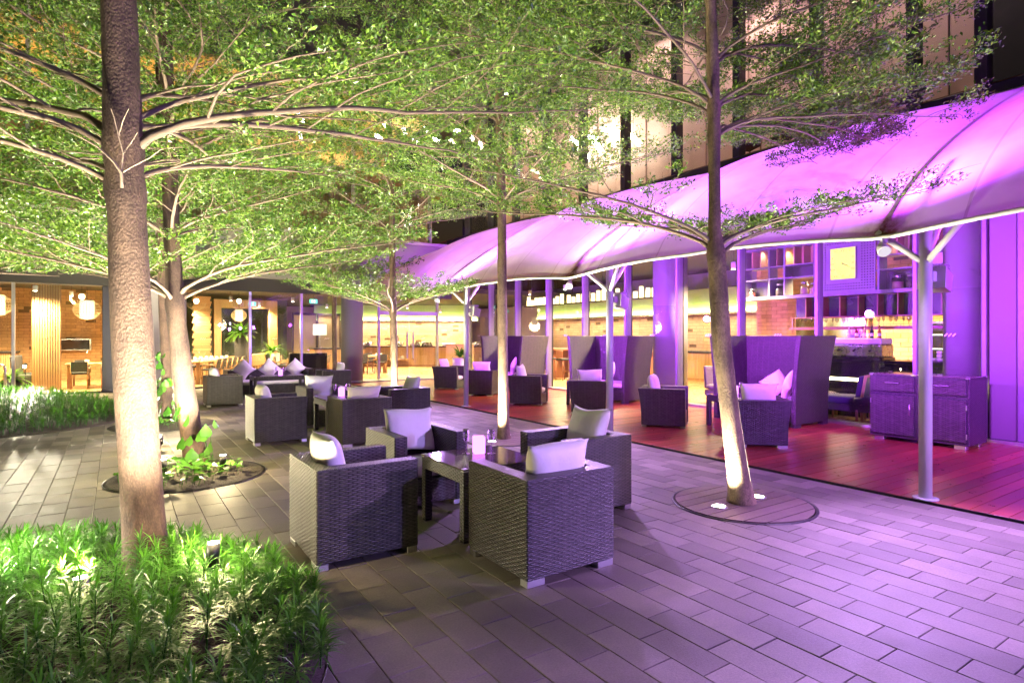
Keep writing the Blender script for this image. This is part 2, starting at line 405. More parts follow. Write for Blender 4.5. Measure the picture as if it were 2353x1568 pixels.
me = mb.mesh('paver_field', M['paver'], uv=False, fix=False); set_tint(me, tv); props(link('paver_field', me, paving), kind='stuff')

# timber deck: boards run across it towards the glass
deck = MB().box(6.41,10.78,-3,20.1,-.05,-.016).build('deck', M['joint']); props(deck, kind='structure')
bw = .142; bvar = []
for k in range(8):
    mb = MB().box(-2.18,2.18,-bw/2+.0035,bw/2-.0035,-.02,.012,.0012); me = mb.mesh('deck_board', M['deckwood'], uv=False); set_tint(me, [rng.random()]*len(me.polygons)); bvar.append(me)
y = -2.9
while y < 20.0:
    link('deck_board', bvar[rng.randrange(8)], deck, (8.60+rng.uniform(-.004,.004), y, rng.uniform(-.001,.001))); y += bw
edge = MB().box(6.395,6.413,-3,20.1,-.03,.010).build('deck_edge_strip', M['blackmetal'], deck)

# planting beds with steel edging, and plank tree grates
def disc_pts(cx,cy_,r,n=40): return [(cx+r*math.cos(2*PI*k/n), cy_+r*math.sin(2*PI*k/n)) for k in range(n)]
def bed(cx,cy_,r,label):
    t = thing('planting_bed', label, 'planting bed', (cx,cy_,0))
    mb = MB(); rr = random.Random(int(cx*100)); n = 40; vs = [(0,0,.06)]; fs = []
    for a,zf in ((.35,.05),(.7,.03),(.93,.012),(.985,.004),(.985,-.05)):
        for k in range(n):
            q = 2*PI*k/n; vs.append((a*r*math.cos(q),a*r*math.sin(q),zf+(rr.uniform(-.012,.012) if a<.9 else 0)))
    for k in range(n): fs.append((0,1+k,1+(k+1)%n))
    for L in range(4):
        for k in range(n): fs.append((1+L*n+k,1+(L+1)*n+k,1+(L+1)*n+(k+1)%n,1+L*n+(k+1)%n))
    mb.add(vs,fs,0,True); mb.build('soil', M['soil'], t, uv=False)
    MB().lathe([(r*.985,-.03),(r*.985,.007),(r*.985+.006,.007),(r*.985+.006,-.03)],48).build('edging', M['blackmetal'], t, uv=False)
    return t
bed(*BEDS[0], 'large round bed of dark soil under the thick pale trunk')
bed(*BEDS[1], 'small round soil bed with ivy under the forked tree')
bed(*BEDS[2], 'small round soil bed with a leafy climber on its trunk')
bed(*BEDS[3], 'wide round soil bed of shrubs in front of the slatted wall')
gl = ['plank tree grate with two glowing lights in it','plank tree grate round the slim trunk behind the two armchairs',
      'plank tree grate behind the back armchair group','plank tree grate close to the round purple pillar']
for (cx,cy_,r),lab in zip(GRATES,gl):
    t = thing('tree_grate', lab, 'tree grate', (cx,cy_,0), 0, 'round tree grates in the paving')
    MB().lathe([(r*.97,-.03),(r*.97,.006),(r+.008,.006),(r+.008,-.03)],56).build('ring', M['blackmetal'], t, uv=False)
    MB().lathe([(0.001,.0015),(r*.97,.0015)],40).build('base', M['joint'], t, uv=False)
    y = -r+.01; k = 0
    while y < r-.03:
        y1 = min(y+.135, r*.955); mb = MB(); n = 9
        lo = [math.sqrt(max((r*.955)**2-max(abs(y+.004),abs(y+.004))**2,0)) for _ in (0,)][0]
        ys = [y+.004+(y1-y-.008)*q/6 for q in range(7)]
        L_ = [(-math.sqrt(max((r*.955)**2-v*v,0)), v) for v in ys]; R__ = [(-a,v) for a,v in reversed(L_)]
        poly = L_+R__
        if abs(L_[3][0]) > .03:
            mb.prism(poly, .003, .013, 'z'); me = mb.mesh('plank', M['gratewood'], uv=False); set_tint(me, [rng.random()]*len(me.polygons)); link('plank', me, t, None, (0,0,0))
        y += .138

# ---------------------------------------------------------------- the building
FX = 10.80; BY = 20.40
mullY = [19.15,17.50,15.85,14.20,12.53,10.88,9.22,7.58,5.94,4.32,3.40]
fac = thing('glass_facade', 'tall glass wall with slim mullions behind the timber deck', 'glass wall', (0,0,0))
for y in mullY:
    MB().box(FX-.06,FX+.14,y-.028,y+.028,0.0,4.1,.004).build('mullion', M['mull'], fac)
    MB().box(FX+.02,FX+.24,y+.030,y+.062,0.0,4.1).build('mullion_fin', M['mulld'], fac)
for a,b in zip(mullY[:-1],mullY[1:]):
    MB().box(FX+.03,FX+.042,b+.064,a-.03,.06,4.08).build('glass_pane', M['glass'], fac)
MB().box(FX-.07,FX+.16,-1,BY,0.002,.058,.006).build('sill', M['alu'], fac)
MB().box(FX-.05,FX+.15,-1,BY,4.1,4.32).build('head_rail', M['mull'], fac)
M['endpanel'] = pbr('lilac_grey_panel',(.13,.127,.127),.5,var=.05,scale=2,bump=.03)
# solid purple-lit end panels by the cabinet
MB().box(FX-.02,FX+.12,3.02,3.35,.06,4.1,.01).build('end_panel', M['endpanel'], fac); MB().box(FX-.02,FX+.12,-9.3,2.90,.06,4.1,.01).build('end_panel', M['endpanel'], fac)
MB().box(FX-.05,FX+.10,2.91,3.01,.06,4.1,.01).build('end_jamb', M['mull'], fac)
cols = [(11.45,10.02,.42,'round column behind the glass beside the middle booth'),(11.35,3.86,.27,'round column behind the glass beside the wicker cabinet'),
        (6.62,19.62,.36,'free-standing round pillar at the corner of the glass entrance')]
for x,y,r,lab in cols:
    t = thing('round_column', lab, 'column', (x,y,0)); MB().lathe([(r,0),(r,3.95)],40).build('shaft', M['pillar'], t, uv=False)
    MB().lathe([(r+.012,0),(r+.012,.09),(r,.10)],40).build('base_ring', M['mull'], t, uv=False)
# back glass wall
bw_ = thing('glass_entrance', 'frameless glass wall and double door at the back of the court', 'glass wall', (0,0,0))
bx = [-7.0,-4.6,-2.28,-.20,1.02,3.55,5.15,7.22,7.86,9.05,10.2]
for x in (-4.6,-2.28,3.55,5.15,7.86,10.2): MB().box(x-.035,x+.035,BY-.06,BY+.06,0,3.0).build('mullion', M['alu'], bw_)
for a,b in zip(bx[:-1],bx[1:]): MB().box(a+.036,b-.036,BY-.006,BY+.006,.03,3.0).build('glass_pane', M['glass'], bw_)
MB().box(7.9,10.2,BY-.05,BY+.05,2.35,2.50).build('door_header', M['post'], bw_)
for x in (8.93,9.17):
    h = MB().box(x-.03,x+.03,BY-.11,BY-.07,.75,1.75,.008); h.box(x-.012,x+.012,BY-.07,BY,.9,.93); h.box(x-.012,x+.012,BY-.07,BY,1.55,1.58); h.build('door_handle', M['alu'], bw_)
MB().box(-8,6.2,BY-.10,BY+.10,0.0,.03).build('threshold', M['mulld'], bw_)
MB().box(7.0,10.7,BY-.9,BY+.1,.001,.045,.01).build('entrance_step', M['concrete'], bw_)
# dark piers of the back wall
for x0,x1,lab in ((-.34,.22,'dark pier left of the two thin trunks at the back wall'),(.75,1.75,'pale pier behind the two thin trunks at the back wall')):
    t = thing('wall_pier', lab, 'pier', (x0,BY,0)); MB().box(0,x1-x0,-.15,.35,0,3.0,.01).build('shaft', M['mulld'] if x0 < 0 else M['concwhite'], t)
    MB().box(-.02,x1-x0+.02,-.17,.37,0,.10,.01).build('skirting', M['mulld'], t)

# floors, ceilings, slabs inside
tv = []; mb = MB(); y = 20.55
fl = MB().box(-9,30,20.3,44,-.05,-.004).build('interior_floor', M['joint']); props(fl, kind='structure')
fl2 = MB().box(10.95,30,-2,20.3,-.05,-.004).build('interior_floor', M['joint']); props(fl2, kind='structure')
for (x0,x1,y0,y1,par) in ((-9,30,20.32,42,fl),(10.96,30,-2,20.3,fl2)):
    mb = MB(); tv = []; x = x0
    while x < x1:
        yy = y0-rng.random()*1.5
        while yy < y1:
            a,b = max(yy,y0),min(yy+1.8,y1)
            if b-a > .05: mb.box(x+.001,x+.139,a+.001,b-.001,-.02,0.0); tv += [rng.random()]*6
            yy += 1.8
        x += .14
    me = mb.mesh('floor_boards', M['floorwood'], uv=False, fix=False); set_tint(me, tv); props(link('floor_boards', me, par), kind='stuff')
c1 = MB().box(-9,30,20.55,44,3.3,3.5).build('ceiling', M['ceil']); props(c1, kind='structure')
c2 = MB().box(11.1,30,-2,20.5,4.05,4.25).build('ceiling', M['ceil']); props(c2, kind='structure')
# upper storeys over the back wall
up = thing('upper_storey', 'upper floors with concrete band and timber slat panels above the back wall', 'building', (0,0,0))
MB().box(-9,10.7,BY-.25,BY+.3,3.0,3.42,.01).build('dark_fascia', M['ceil'], up)
MB().box(-9,10.7,BY-.55,BY+.3,3.42,4.9,.015).build('concrete_band', M['concrete'], up)
MB().box(-9,10.7,BY-.60,BY+.32,4.9,5.02,.01).build('coping', M['concwhite'], up)
bx_ = []; x = -8.9
while x < 10.6: bx_.append((x, BY+1.4, 6.0, .085, .06, 1.95)); x += .105
pieces(up, 'slat', bx_, M['woodL'])
MB().box(-9,10.7,BY+1.45,BY+1.6,5.0,6.98).build('slat_backing', M['woodM'], up)
MB().box(-9,10.7,BY+.2,BY+1.7,7.0,7.5).build('wood_bulkhead', M['woodM'], up)
MB().box(-9,10.7,BY+.0,BY+7,4.95,5.0).build('floor_slab', M['concrete'], up)
for x in range(-8,11,3): MB().box(x-.05,x+.05,BY+.15,BY+.3,5.02,11.5).build('mullion', M['concwhite'], up)
for x in range(-8,8,3): MB().box(x+.06,x+2.94,BY+.22,BY+.232,5.05,11.5).build('glass_pane', M['glass'], up)
MB().box(-9,10.7,BY+6.6,BY+6.9,7.5,11.6).build('back_wall', pbr('tan_wall',(.42,.30,.14),.8,var=.08), up)
MB().box(-9,16,BY-.1,BY+7,11.5,11.9).build('roof_slab', M['ceil'], up)
MB().box(-9,10.7,BY+.3,BY+6.6,10.35,10.45).build('upper_ceiling', pbr('yellow_ceiling',(.5,.36,.12),.8,var=.05), up)
MB().box(-9,10.7,BY-.15,BY+.3,11.9,16).build('attic_wall', M['ceil'], up)
# upper storey over the deck side
ur = thing('upper_storey', 'upper floor with dark mullions and pale blinds above the purple canopy', 'building', (0,0,0))
MB().box(FX-.08,FX+.2,-2,BY+.2,4.32,5.3,.01).build('spandrel', M['mulld'], ur)
for y in mullY+[1.6,-.3]:
    MB().box(FX-.12,FX+.10,y-.06,y+.10,5.3,12.5).build('mullion', M['mulld'], ur)
yy = mullY+[1.6,-.3]
for a,b in zip(yy[:-1],yy[1:]):
    MB().box(FX+.03,FX+.042,b+.11,a-.07,5.35,12.4).build('glass_pane', M['glass'], ur)
pink = pbr('pale_rose_blind', (.62,.46,.38), .85, var=.06, scale=2, bump=.05)
bl = []
for y in np.arange(4.4, 20.3, .42): bl.append((FX+2.1+.03*math.sin(y*9), float(y), 8.0, .05, .405, 4.9))
pieces(ur, 'blind_panel', bl, pink)
MB().box(FX+.05,FX+8,-2,BY+7,5.28,5.36).build('floor_slab', M['woodR'], ur)
MB().box(FX+.1,FX+8,-2,BY+7,12.4,12.7).build('roof_slab', M['ceil'], ur)
MB().box(FX+2.3,FX+2.5,-2,4.15,5.36,12.4).build('dark_wall', M['mulld'], ur)
MB().box(FX-.1,FX+.1,-2,BY+.2,12.5,16).build('attic_wall', M['ceil'], ur)

# ---------------------------------------------------------------- tensile canopy
mem, t, b = nodes('white_membrane')
ge = N(t,'ShaderNodeNewGeometry'); n2 = N(t,'ShaderNodeTexNoise', inp={'Scale':.9,'Detail':5.0,'Roughness':.6}); t.links.new(ge.outputs['Position'], n2.inputs['Vector'])
at = N(t,'ShaderNodeAttribute', attribute_name='dirt')
rmp = N(t,'ShaderNodeValToRGB'); rmp.color_ramp.elements[0].position = .25; rmp.color_ramp.elements[0].color = (.62,.52,.54,1); rmp.color_ramp.elements[1].position = .6; rmp.color_ramp.elements[1].color = (.84,.74,.78,1); t.links.new(n2.outputs[0], rmp.inputs[0])
n4 = N(t,'ShaderNodeTexNoise', inp={'Scale':9.0,'Detail':6.0,'Roughness':.7}); t.links.new(ge.outputs['Position'], n4.inputs['Vector'])
df = mth(t,'MULTIPLY', at.outputs['Fac'], mth(t,'MULTIPLY', n4.outputs[0], 2.0), True)
sx_ = N(t,'ShaderNodeSeparateXYZ'); t.links.new(ge.outputs['Position'], sx_.inputs[0])
seam = mth(t,'LESS_THAN', mth(t,'ABSOLUTE', mth(t,'SUBTRACT', mth(t,'FRACT', mth(t,'DIVIDE', mth(t,'ADD', sx_.outputs[1], 30.0), 1.2125)), .5)), .011)
rm2 = mixc(t, mth(t,'MULTIPLY', seam, .35), rmp.outputs[0], (.30,.20,.18))
cc = mixc(t, df, rm2, (.17,.08,.035)); t.links.new(cc, b.inputs['Base Color']); b.inputs['Roughness'].default_value = .55
tl = N(t,'ShaderNodeBsdfTranslucent'); t.links.new(cc, tl.inputs[0]); mx = N(t,'ShaderNodeMixShader'); mx.inputs[0].default_value = .58
t.links.new(b.outputs[0], mx.inputs[1]); t.links.new(tl.outputs[0], mx.inputs[2]); t.links.new(mx.outputs[0], t.nodes['Material Output'].inputs[0])
CY0, CY1 = -9.3, 17.40; PITCH = 4.85; CE = 6.28  # near end runs on out of view to carry the added spotlight
def canopy_pt(s_, y):
    ph = ((y-2.80)/PITCH) % 1.0           # valleys every 4.85 m (deep) with shallow folds half way
    deep = abs(math.sin(PI*ph)); half = abs(math.sin(2*PI*ph))
    endk = max(0.0, (y-15.6)/1.8); endk = endk*endk
    x = CE+(FX-.05-CE)*s_ - .16*(1-s_)*(1-deep)*0 
    zo = 2.55+.11*deep+.02*half+.42*endk
    prof = s_**.74
    z = zo+(5.14-zo)*prof + (.38*deep**.75+.06*half)*4*s_*(1-s_)*.75*(1-.4*endk)
    return (x, y, z)
can = thing('tensile_canopy', 'white fabric canopy on posts over the deck, glowing purple', 'canopy', (0,0,0))
mb = MB(); NU, NV = 26, 240
mb.grid(lambda u,v: canopy_pt(u, CY0+(CY1-CY0)*v), NU, NV)
me = mb.mesh('membrane', mem, uv=False, fix=False)
dv = []
for p in me.vertices:
    y = p.co.y; s_ = (p.co.x-CE)/(FX-.05-CE); q = ((y-2.80)/PITCH)%1.0; q = min(q,1-q)*PITCH
    dv.append(max(0,1-q/.16)*.38*(.35+.65*max(0,1-s_*1.2)) + max(0,1-q/.38)*max(0,1-s_/.07)*1.0 + max(0,1-abs(s_-.99)/.06)*.35)
a = me.attributes.new('dirt','FLOAT','POINT'); a.data.foreach_set('value', dv)
link('membrane', me, can)
MB().tube([(canopy_pt(0,CY0+(CY1-CY0)*k/160)[0]-.004, CY0+(CY1-CY0)*k/160, canopy_pt(0,CY0+(CY1-CY0)*k/160)[2]-.004) for k in range(161)], .022, 8).build('edge_rope', pbr('white_edge_tube',(.85,.84,.82),.5,var=.03), can)
MB().tube([canopy_pt(k/24,CY1) for k in range(25)], .022, 8).build('edge_rope', bpy.data.materials['white_edge_tube'], can)
postY = [-6.75,-2.10, 2.52, 6.92, 11.55]  # first post belongs to the unseen stretch added for the extra spotlight
for y in [2.80+PITCH*k for k in (-2,-1,0,1,2)]:
    MB().tube([(canopy_pt(s_/16,y)[0],y,canopy_pt(s_/16,y)[2]-.05) for s_ in range(0,17)], .03, 8).build('rib', M['post'], can)
for i,y in enumerate(postY):
    p = MB().tube([(6.50,y,.0),(6.50,y,2.66)], .056, 20).build('post', M['post'], can)
    MB().lathe([(.11,0.012),(.11,.024),(.062,.028)],20,(6.50,y,0)).build('foot_plate', M['post'], p, uv=False)
    for sy in (-1,1):
        MB().tube([(6.50,y,2.28),(6.32,y+sy*.36,2.62)], .030, 10).build('arm', M['post'], p)
    MB().tube([(6.50,y,2.30),(7.05,y,3.02)], .030, 10).build('arm', M['post'], p)
MB().box(FX-.10,FX-.02,-4.4,CY1,5.02,5.14).build('wall_rail', M['alu'], can)

# ================================================================ FURNITURE
def bevel_mesh(me, off, seg=2, ang=40):
    bm = bmesh.new(); bm.from_mesh(me)
    es = [e for e in bm.edges if len(e.link_faces) == 2 and e.calc_face_angle(0) > R_(ang)]
    bmesh.ops.bevel(bm, geom=es, offset=off, segments=seg, affect='EDGES', profile=.5, clamp_overlap=True); bm.to_mesh(me); bm.free(); me.update()
def bev(mb, name, mat, off=.012, seg=2):
    me = mb.mesh(name, mat, uv=False); bevel_mesh(me, off, seg)
    m2 = MB(); m2.v = [tuple(v.co) for v in me.vertices]; m2.f = [tuple(p.vertices) for p in me.polygons]; m2.m = [p.material_index for p in me.polygons]; m2.smooth = [False]*len(m2.f)
    out = m2.mesh(name, mat, uv=True, fix=False); bpy.data.meshes.remove(me); out.name = name; return out
def cushion(name, w_, d_, h_, mat, loc, parent=None, rot=None, pinch=.0):
    """soft box: w x d x h, slightly domed"""
    mb = MB(); n = 14
    def top(sign):
        def fn(u,v):
            a,b = 2*u-1,2*v-1
            k = (1-abs(a)**6)*(1-abs(b)**6)
            edge = 1-.06*(1-k)
            ax = a*(1-pinch*(1-b*b)*abs(a)**2); bx_ = b*(1-pinch*(1-a*a)*abs(b)**2)
            return (ax*w_/2*edge, bx_*d_/2*edge, sign*h_/2*(k**.5 if pinch else (.55+.45*k**.6) if k > 0 else .55))
        return fn
    mb.grid(top(1), n, n); mb.grid(top(-1), n, n)
    if not pinch:
        f = top(1); g2 = top(-1)
        per = [(i/n,0) for i in range(n)]+[(1,i/n) for i in range(n)]+[(1-i/n,1) for i in range(n)]+[(0,1-i/n) for i in range(n)]
        vs = [f(*p) for p in per]+[g2(*p) for p in per]; m_ = len(per)
        mb.add(vs, [(i,(i+1)%m_,m_+(i+1)%m_,m_+i) for i in range(m_)], 0, True)
    me = mb.mesh(name, mat, uv=True); return link(name, me, parent, loc, rot)
def pillow_mesh(w_, h_, t_, seed=0):
    rr = random.Random(seed); n = 18; mb = MB(); ph = [rr.uniform(0,6) for _ in range(6)]
    for sg in (1,-1):
        def fn(u,v):
            a,b = 2*u-1,2*v-1
            k = max(0,(1-a*a))*max(0,(1-b*b))
            th = t_/2*(k**.42)*(1+.05*math.sin(5*a+ph[0])+.05*math.sin(4*b+ph[1]))
            x = a*w_/2*(1-.10*(1-b*b)*abs(a)**3)+.008*math.sin(4*b+ph[2]); z = b*h_/2*(1-.11*(1-a*a)*abs(b)**3)+.010*math.sin(3*a+ph[3])
            cr = 1+.25*max(0,abs(a)-.8)*max(0,abs(b)-.8)
            return (x*cr, sg*th, z*cr)
        mb.grid(fn, n, n)
    me = mb.mesh('pillow', M['cushion'], uv=True); return me
PILL = [pillow_mesh(.52,.44,.20,k) for k in range(4)]; PILLS = [pillow_mesh(.44,.44,.17,10+k) for k in range(3)]
def pillow(x, y, z, rz, tilt, label, square=False, roll=0.0, k=0, group='loose pillows on the wicker seats'):
    """upright pillow: broad faces along local y, leaning back by tilt, turned by rz"""
    o = link('pillow', (PILLS if square else PILL)[k % (3 if square else 4)])
    o.rotation_mode = 'XYZ'
    m = Matrix.Translation((x,y,z)) @ Matrix.Rotation(rz,4,'Z') @ Matrix.Rotation(tilt,4,'X') @ Matrix.Rotation(roll,4,'Y')
    o.matrix_world = m; props(o, label, 'pillow', group); return o

def u_poly(w_, d_, t_):
    a,b = w_/2,d_/2
    return [(-a,-b),(a,-b),(a,b),(a-t_,b),(a-t_,-b+t_),(-a+t_,-b+t_),(-a+t_,b),(-a,b)]
def u_shell(w_, d_, t_, zs, flare, name, mat, off=.010):
    """U-plan shell (back at -y, open at +y) built in slices; flare(z) -> outward shift of sides and back"""
    mb = MB(); rings = []
    for z in zs:
        f = flare(z); p = u_poly(w_, d_, t_); q = []
        for x,y in p:
            sx = f if x > 0 else -f
            q.append((x+sx, y-(f if y < 0 else 0), z))
        rings.append(q)
    vs = [v for r in rings for v in r]; n = 8; fs = [tuple(range(n))[::-1]]
    for i in range(len(rings)-1):
        for k in range(n): fs.append((i*n+k,i*n+(k+1)%n,(i+1)*n+(k+1)%n,(i+1)*n+k))
    # cap the U with quads
    o = (len(rings)-1)*n
    fs += [(o+0,o+1,o+4,o+5),(o+1,o+2,o+3,o+4),(o+0,o+5,o+6,o+7)]
    fs[0] = (0,5,4,1); fs += [(1,4,3,2),(0,7,6,5)]
    mb.add(vs, fs); return bev(mb, name, mat, off)

# --- square wicker armchair
def make_armchair(name, label, wide, mat, flared):
    t = thing(name, label, 'armchair')
    W_,D_,H_ = wide,.74,.68
    fl = (lambda z: .055*(max(0,z-.06)/.62)**2.2) if flared else (lambda z: 0.0)
    zs = [.045,.25,.40,.52,.60,H_] if flared else [.045,H_]
    link('frame', u_shell(W_,D_,.125,zs,fl,'frame',mat), t)
    link('seat_base', bev(MB().box(-W_/2+.124,W_/2-.124,-D_/2+.10,D_/2-.012,.05,.27),'seat_base',mat,.008), t)
    cushion('seat_cushion', W_-.26, D_-.15, .13, M['cushion'], (0,.055,.335), t)
    for sx in (-1,1):
        for sy in (-1,1):
            MB().box(sx*(W_/2-.075)-.07,sx*(W_/2-.075)+.07,sy*(D_/2-.045)-.04,sy*(D_/2-.045)+.04,0.0,.045,.004).build('foot', M['alu'], t)
    return t
def chair_set(proto, lst, group):
    for i,(x,y,rz,lab) in enumerate(lst):
        if i == 0: proto.location = (x,y,0); proto.rotation_euler = (0,0,rz); proto['label'] = lab; proto['group'] = group
        else: copy_tree(proto, (x,y,0), rz, lab, group)
Z90 = PI/2
arm1 = make_armchair('wicker_armchair', 'x', .74, M['wick'], False)
chair_set(arm1, [
    (2.495,3.375,0,       'square wicker armchair backing onto open paving, pillow along its back rail'),
    (1.475,4.365,-Z90,    'square wicker armchair facing the wine-glass table, yellow-lit pillow, beside shrub bed'),
    (2.415,5.290,PI,      'square wicker armchair facing the paving with large upright pillow, behind the glass table'),
    (3.560,4.260,Z90,     'square wicker armchair with tall pillow, between glass table and slim lit trunk'),
    (2.010,9.450,-Z90,    'square wicker armchair in the second group, side arm toward the ivy tree'),
    (3.020,8.630,0,       'square wicker armchair in the second group with long low pillow on its back'),
    (3.080,10.78,PI,      'square wicker armchair facing outward in the second group, cream seat showing'),
    (4.200,9.760,Z90,     'square wicker armchair in the second group, nearest the timber deck'),
    (2.030,15.00,-Z90,    'square wicker armchair at the left end of the three-pillow sofa'),
    (4.830,15.85,Z90,     'square wicker armchair at the end of the three-pillow sofa, near round pillar'),
], 'square wicker armchairs on the paving')
pillow(2.50,3.20,.655,0,R_(12),'cream pillow on the armchair backing onto open paving',k=0)
pillow(1.30,4.37,.655,-Z90,R_(14),'cream pillow lit yellow on one side, on the armchair beside the shrub bed',k=1)
pillow(2.42,5.44,.655,PI,R_(14),'large upright cream pillow on the armchair behind the glass table',k=2)
pillow(3.73,4.28,.690,Z90,R_(15),'tall cream pillow on the armchair in front of the slim lit trunk',k=3)
pillow(1.84,9.46,.650,-Z90,R_(12),'small-looking cream pillow in the second group, on the chair toward the ivy tree',k=0)
pillow(3.02,8.45,.640,0,R_(8),'long low cream pillow on the chair back in the second group',k=1)
pillow(3.08,10.93,.655,PI,R_(12),'wide cream pillow facing out from the second group',k=2)
pillow(4.37,9.77,.660,Z90,R_(14),'cream pillow on the second-group chair nearest the deck',k=3)
pillow(1.86,15.0,.660,-Z90,R_(14),'cream pillow on the chair at the left end of the three-pillow sofa',k=1)
pillow(5.00,15.86,.670,Z90,R_(14),'cream pillow on the sofa-end chair near the round pillar',k=0)

# --- wicker sofa
t = thing('wicker_sofa', 'long wicker sofa with three diamond pillows in front of the glass wall', 'sofa', (3.50,17.30,0), PI)
link('frame', u_shell(2.20,.78,.13,[.045,.68],lambda z:0,'frame',M['wick']), t)
link('seat_base', bev(MB().box(-.97,.97,-.28,.375,.05,.27),'seat_base',M['wick'],.008), t)
cushion('seat_cushion', 1.93, .63, .13, M['cushion'], (0,.06,.335), t)
for sx in (-1,1):
    for sy in (-1,1): MB().box(sx*1.02-.07,sx*1.02+.07,sy*.34-.04,sy*.34+.04,0,.045,.004).build('foot', M['alu'], t)
for i,x in enumerate((2.86,3.52,4.22)):
    pillow(x,17.36,.68,PI,R_(10),['diamond pillow at the chair end of the long sofa','diamond pillow in the middle of the long sofa','diamond pillow at the pillar end of the long sofa'][i],True,R_(45),i,'diamond pillows on the long sofa')

# --- glass-topped wicker tables
def make_table(label, sx, sy, h, loc, rz=0, group='glass-topped wicker tables'):
    t = thing('wicker_table', label, 'table', loc, rz, group)
    link('apron', bev(MB().box(-sx/2,sx/2,-sy/2,sy/2,h-.115,h-.012),'apron',M['wickd'],.006), t)
    for a in (-1,1):
        for b in (-1,1):
            x,y = a*(sx/2-.034),b*(sy/2-.034)
            l = link('leg', bev(MB().box(x-.034,x+.034,y-.034,y+.034,.018,h-.114),'leg',M['wickd'],.006), t)
            MB().box(x-.028,x+.028,y-.028,y+.028,0,.02).build('foot', M['blackmetal'], l)
    MB().box(-sx/2-.004,sx/2+.004,-sy/2-.004,sy/2+.004,h-.0115,h,.002).build('glass_top', M['tabletop'], t)
    for a in (-1,1):
        for b in (-1,1): MB().box(a*(sx/2-.02)-.022,a*(sx/2-.02)+.022,b*(sy/2-.02)-.022,b*(sy/2-.02)+.022,h-.02,h+.002,.002).build('corner_clip', M['alu'], t)
    return t
make_table('square glass-topped wicker table between the four armchairs beside the shrub bed', .74,.74,.565,(2.56,4.30,0))
make_table('square glass-topped wicker table inside the second armchair group', .74,.74,.565,(3.14,9.80,0))
make_table('long low glass-topped wicker table in front of the three-pillow sofa', 1.32,.62,.55,(3.56,16.42,0))
make_table('glass-topped wicker table in front of the booth near the wicker cabinet', .74,.74,.56,(8.98,6.35,0),R_(-6))
make_table('glass-topped wicker table in front of the middle booth by the glass', .74,.74,.56,(9.05,10.55,0),R_(-40))
make_table('glass-topped wicker table in front of the booth at the entrance end', .74,.74,.56,(9.2,14.75,0),R_(-40))

# --- wine glasses and candle blocks
def glass_mesh(kind):
    if kind == 'flute': pr = [(.034,0),(.034,.003),(.006,.008),(.004,.02),(.004,.095),(.012,.105),(.024,.13),(.027,.165),(.023,.215),(.0222,.215),(.026,.165),(.023,.132),(.008,.108)]
    else: pr = [(.036,0),(.036,.003),(.006,.008),(.004,.02),(.004,.09),(.014,.097),(.034,.125),(.038,.15),(.034,.185),(.029,.21),(.0282,.21),(.033,.185),(.037,.15),(.033,.127),(.010,.10)]
    mb = MB(); mb.lathe(pr, 20); return mb.mesh('wine_glass', M['wineglass'], uv=False, fix=False)
GW = {k: glass_mesh(k) for k in ('flute','wine')}
candle_mesh = bev(MB().box(-.05,.05,-.05,.05,0,.15),'candle_block',M['candle'],.012,3)
def setting(x, y, z, rz, where):
    co,si = math.cos(rz),math.sin(rz)
    def at_(a,b): return (x+a*co-b*si, y+a*si+b*co, z)
    props(link('champagne_flute', GW['flute'], None, at_(-.11,0)), 'narrow champagne flute beside the candle block on '+where, 'glass', 'glasses on the tables')
    props(link('wine_glass', GW['wine'], None, at_(.11,.01)), 'rounded wine glass beside the candle block on '+where, 'glass', 'glasses on the tables')
    o = props(link('candle_block', candle_mesh, None, at_(0,.02), (0,0,rz+.2)), 'glowing purple candle block on '+where, 'candle', 'candle blocks on the tables')
    l = bpy.data.lights.new('candle_light','POINT'); l.color = (.62,.2,1.0); l.energy = 1.2; l.shadow_soft_size = .06
    lo = bpy.data.objects.new('candle_light', l); COL.objects.link(lo); lo.parent = o; lo.location = (0,0,.22)
setting(2.60,4.40,.566,-YAW,'the table beside the shrub bed')
setting(3.16,9.92,.566,-YAW,'the table of the second group')
setting(3.60,16.42,.551,-YAW,'the long table by the sofa')
setting(9.04,6.45,.561,-YAW,'the table before the cabinet-side booth')
setting(9.12,10.62,.561,-YAW,'the table before the middle booth')

# --- flared armchairs on the deck
arm2 = make_armchair('wicker_armchair', 'x', .70, M['wickd'], True)
# side-on chairs look towards +x', backs at -x'; others turn their backs to the paving
def fr(nl, nr, depth, facing):
    """near edge nl->nr on the floor; returns centre and rotation of a chair whose back (or side) lies on it"""
    ax = Vector((nr[0]-nl[0], nr[1]-nl[1])).normalized(); ay = Vector((-ax.y, ax.x))
    c = (Vector(nl)+Vector(nr))/2 + ay*depth/2
    rz = math.atan2(ax.y, ax.x)
    return (c.x, c.y, rz if facing == 'away' else rz-Z90)
cs = []
for nl,nr,f,lab in (
    ((7.30,5.19),(7.82,4.72),'away','flared wicker armchair on the deck with its back to the paving, before cabinet-side booth'),
    ((7.58,7.28),(8.01,6.68),'right','flared wicker armchair on the deck turned sideways, before the cabinet-side booth'),
    ((7.65,9.32),(8.12,8.72),'away','flared wicker armchair on the deck behind the steel post, before the middle booth'),
    ((7.50,11.27),(7.95,10.72),'right','flared wicker armchair on the deck turned sideways, before the middle booth'),
    ((7.70,13.72),(8.17,13.08),'away','flared wicker armchair on the deck with wide pillow, before the entrance-end booth'),
    ((7.85,15.90),(8.31,15.31),'right','flared wicker armchair on the deck turned sideways, next to the potted plant'),
):
    x,y,rz = fr(nl,nr,.74 if f == 'away' else .70,f); cs.append((x,y,rz,lab))
chair_set(arm2, cs, 'flared wicker armchairs on the deck')
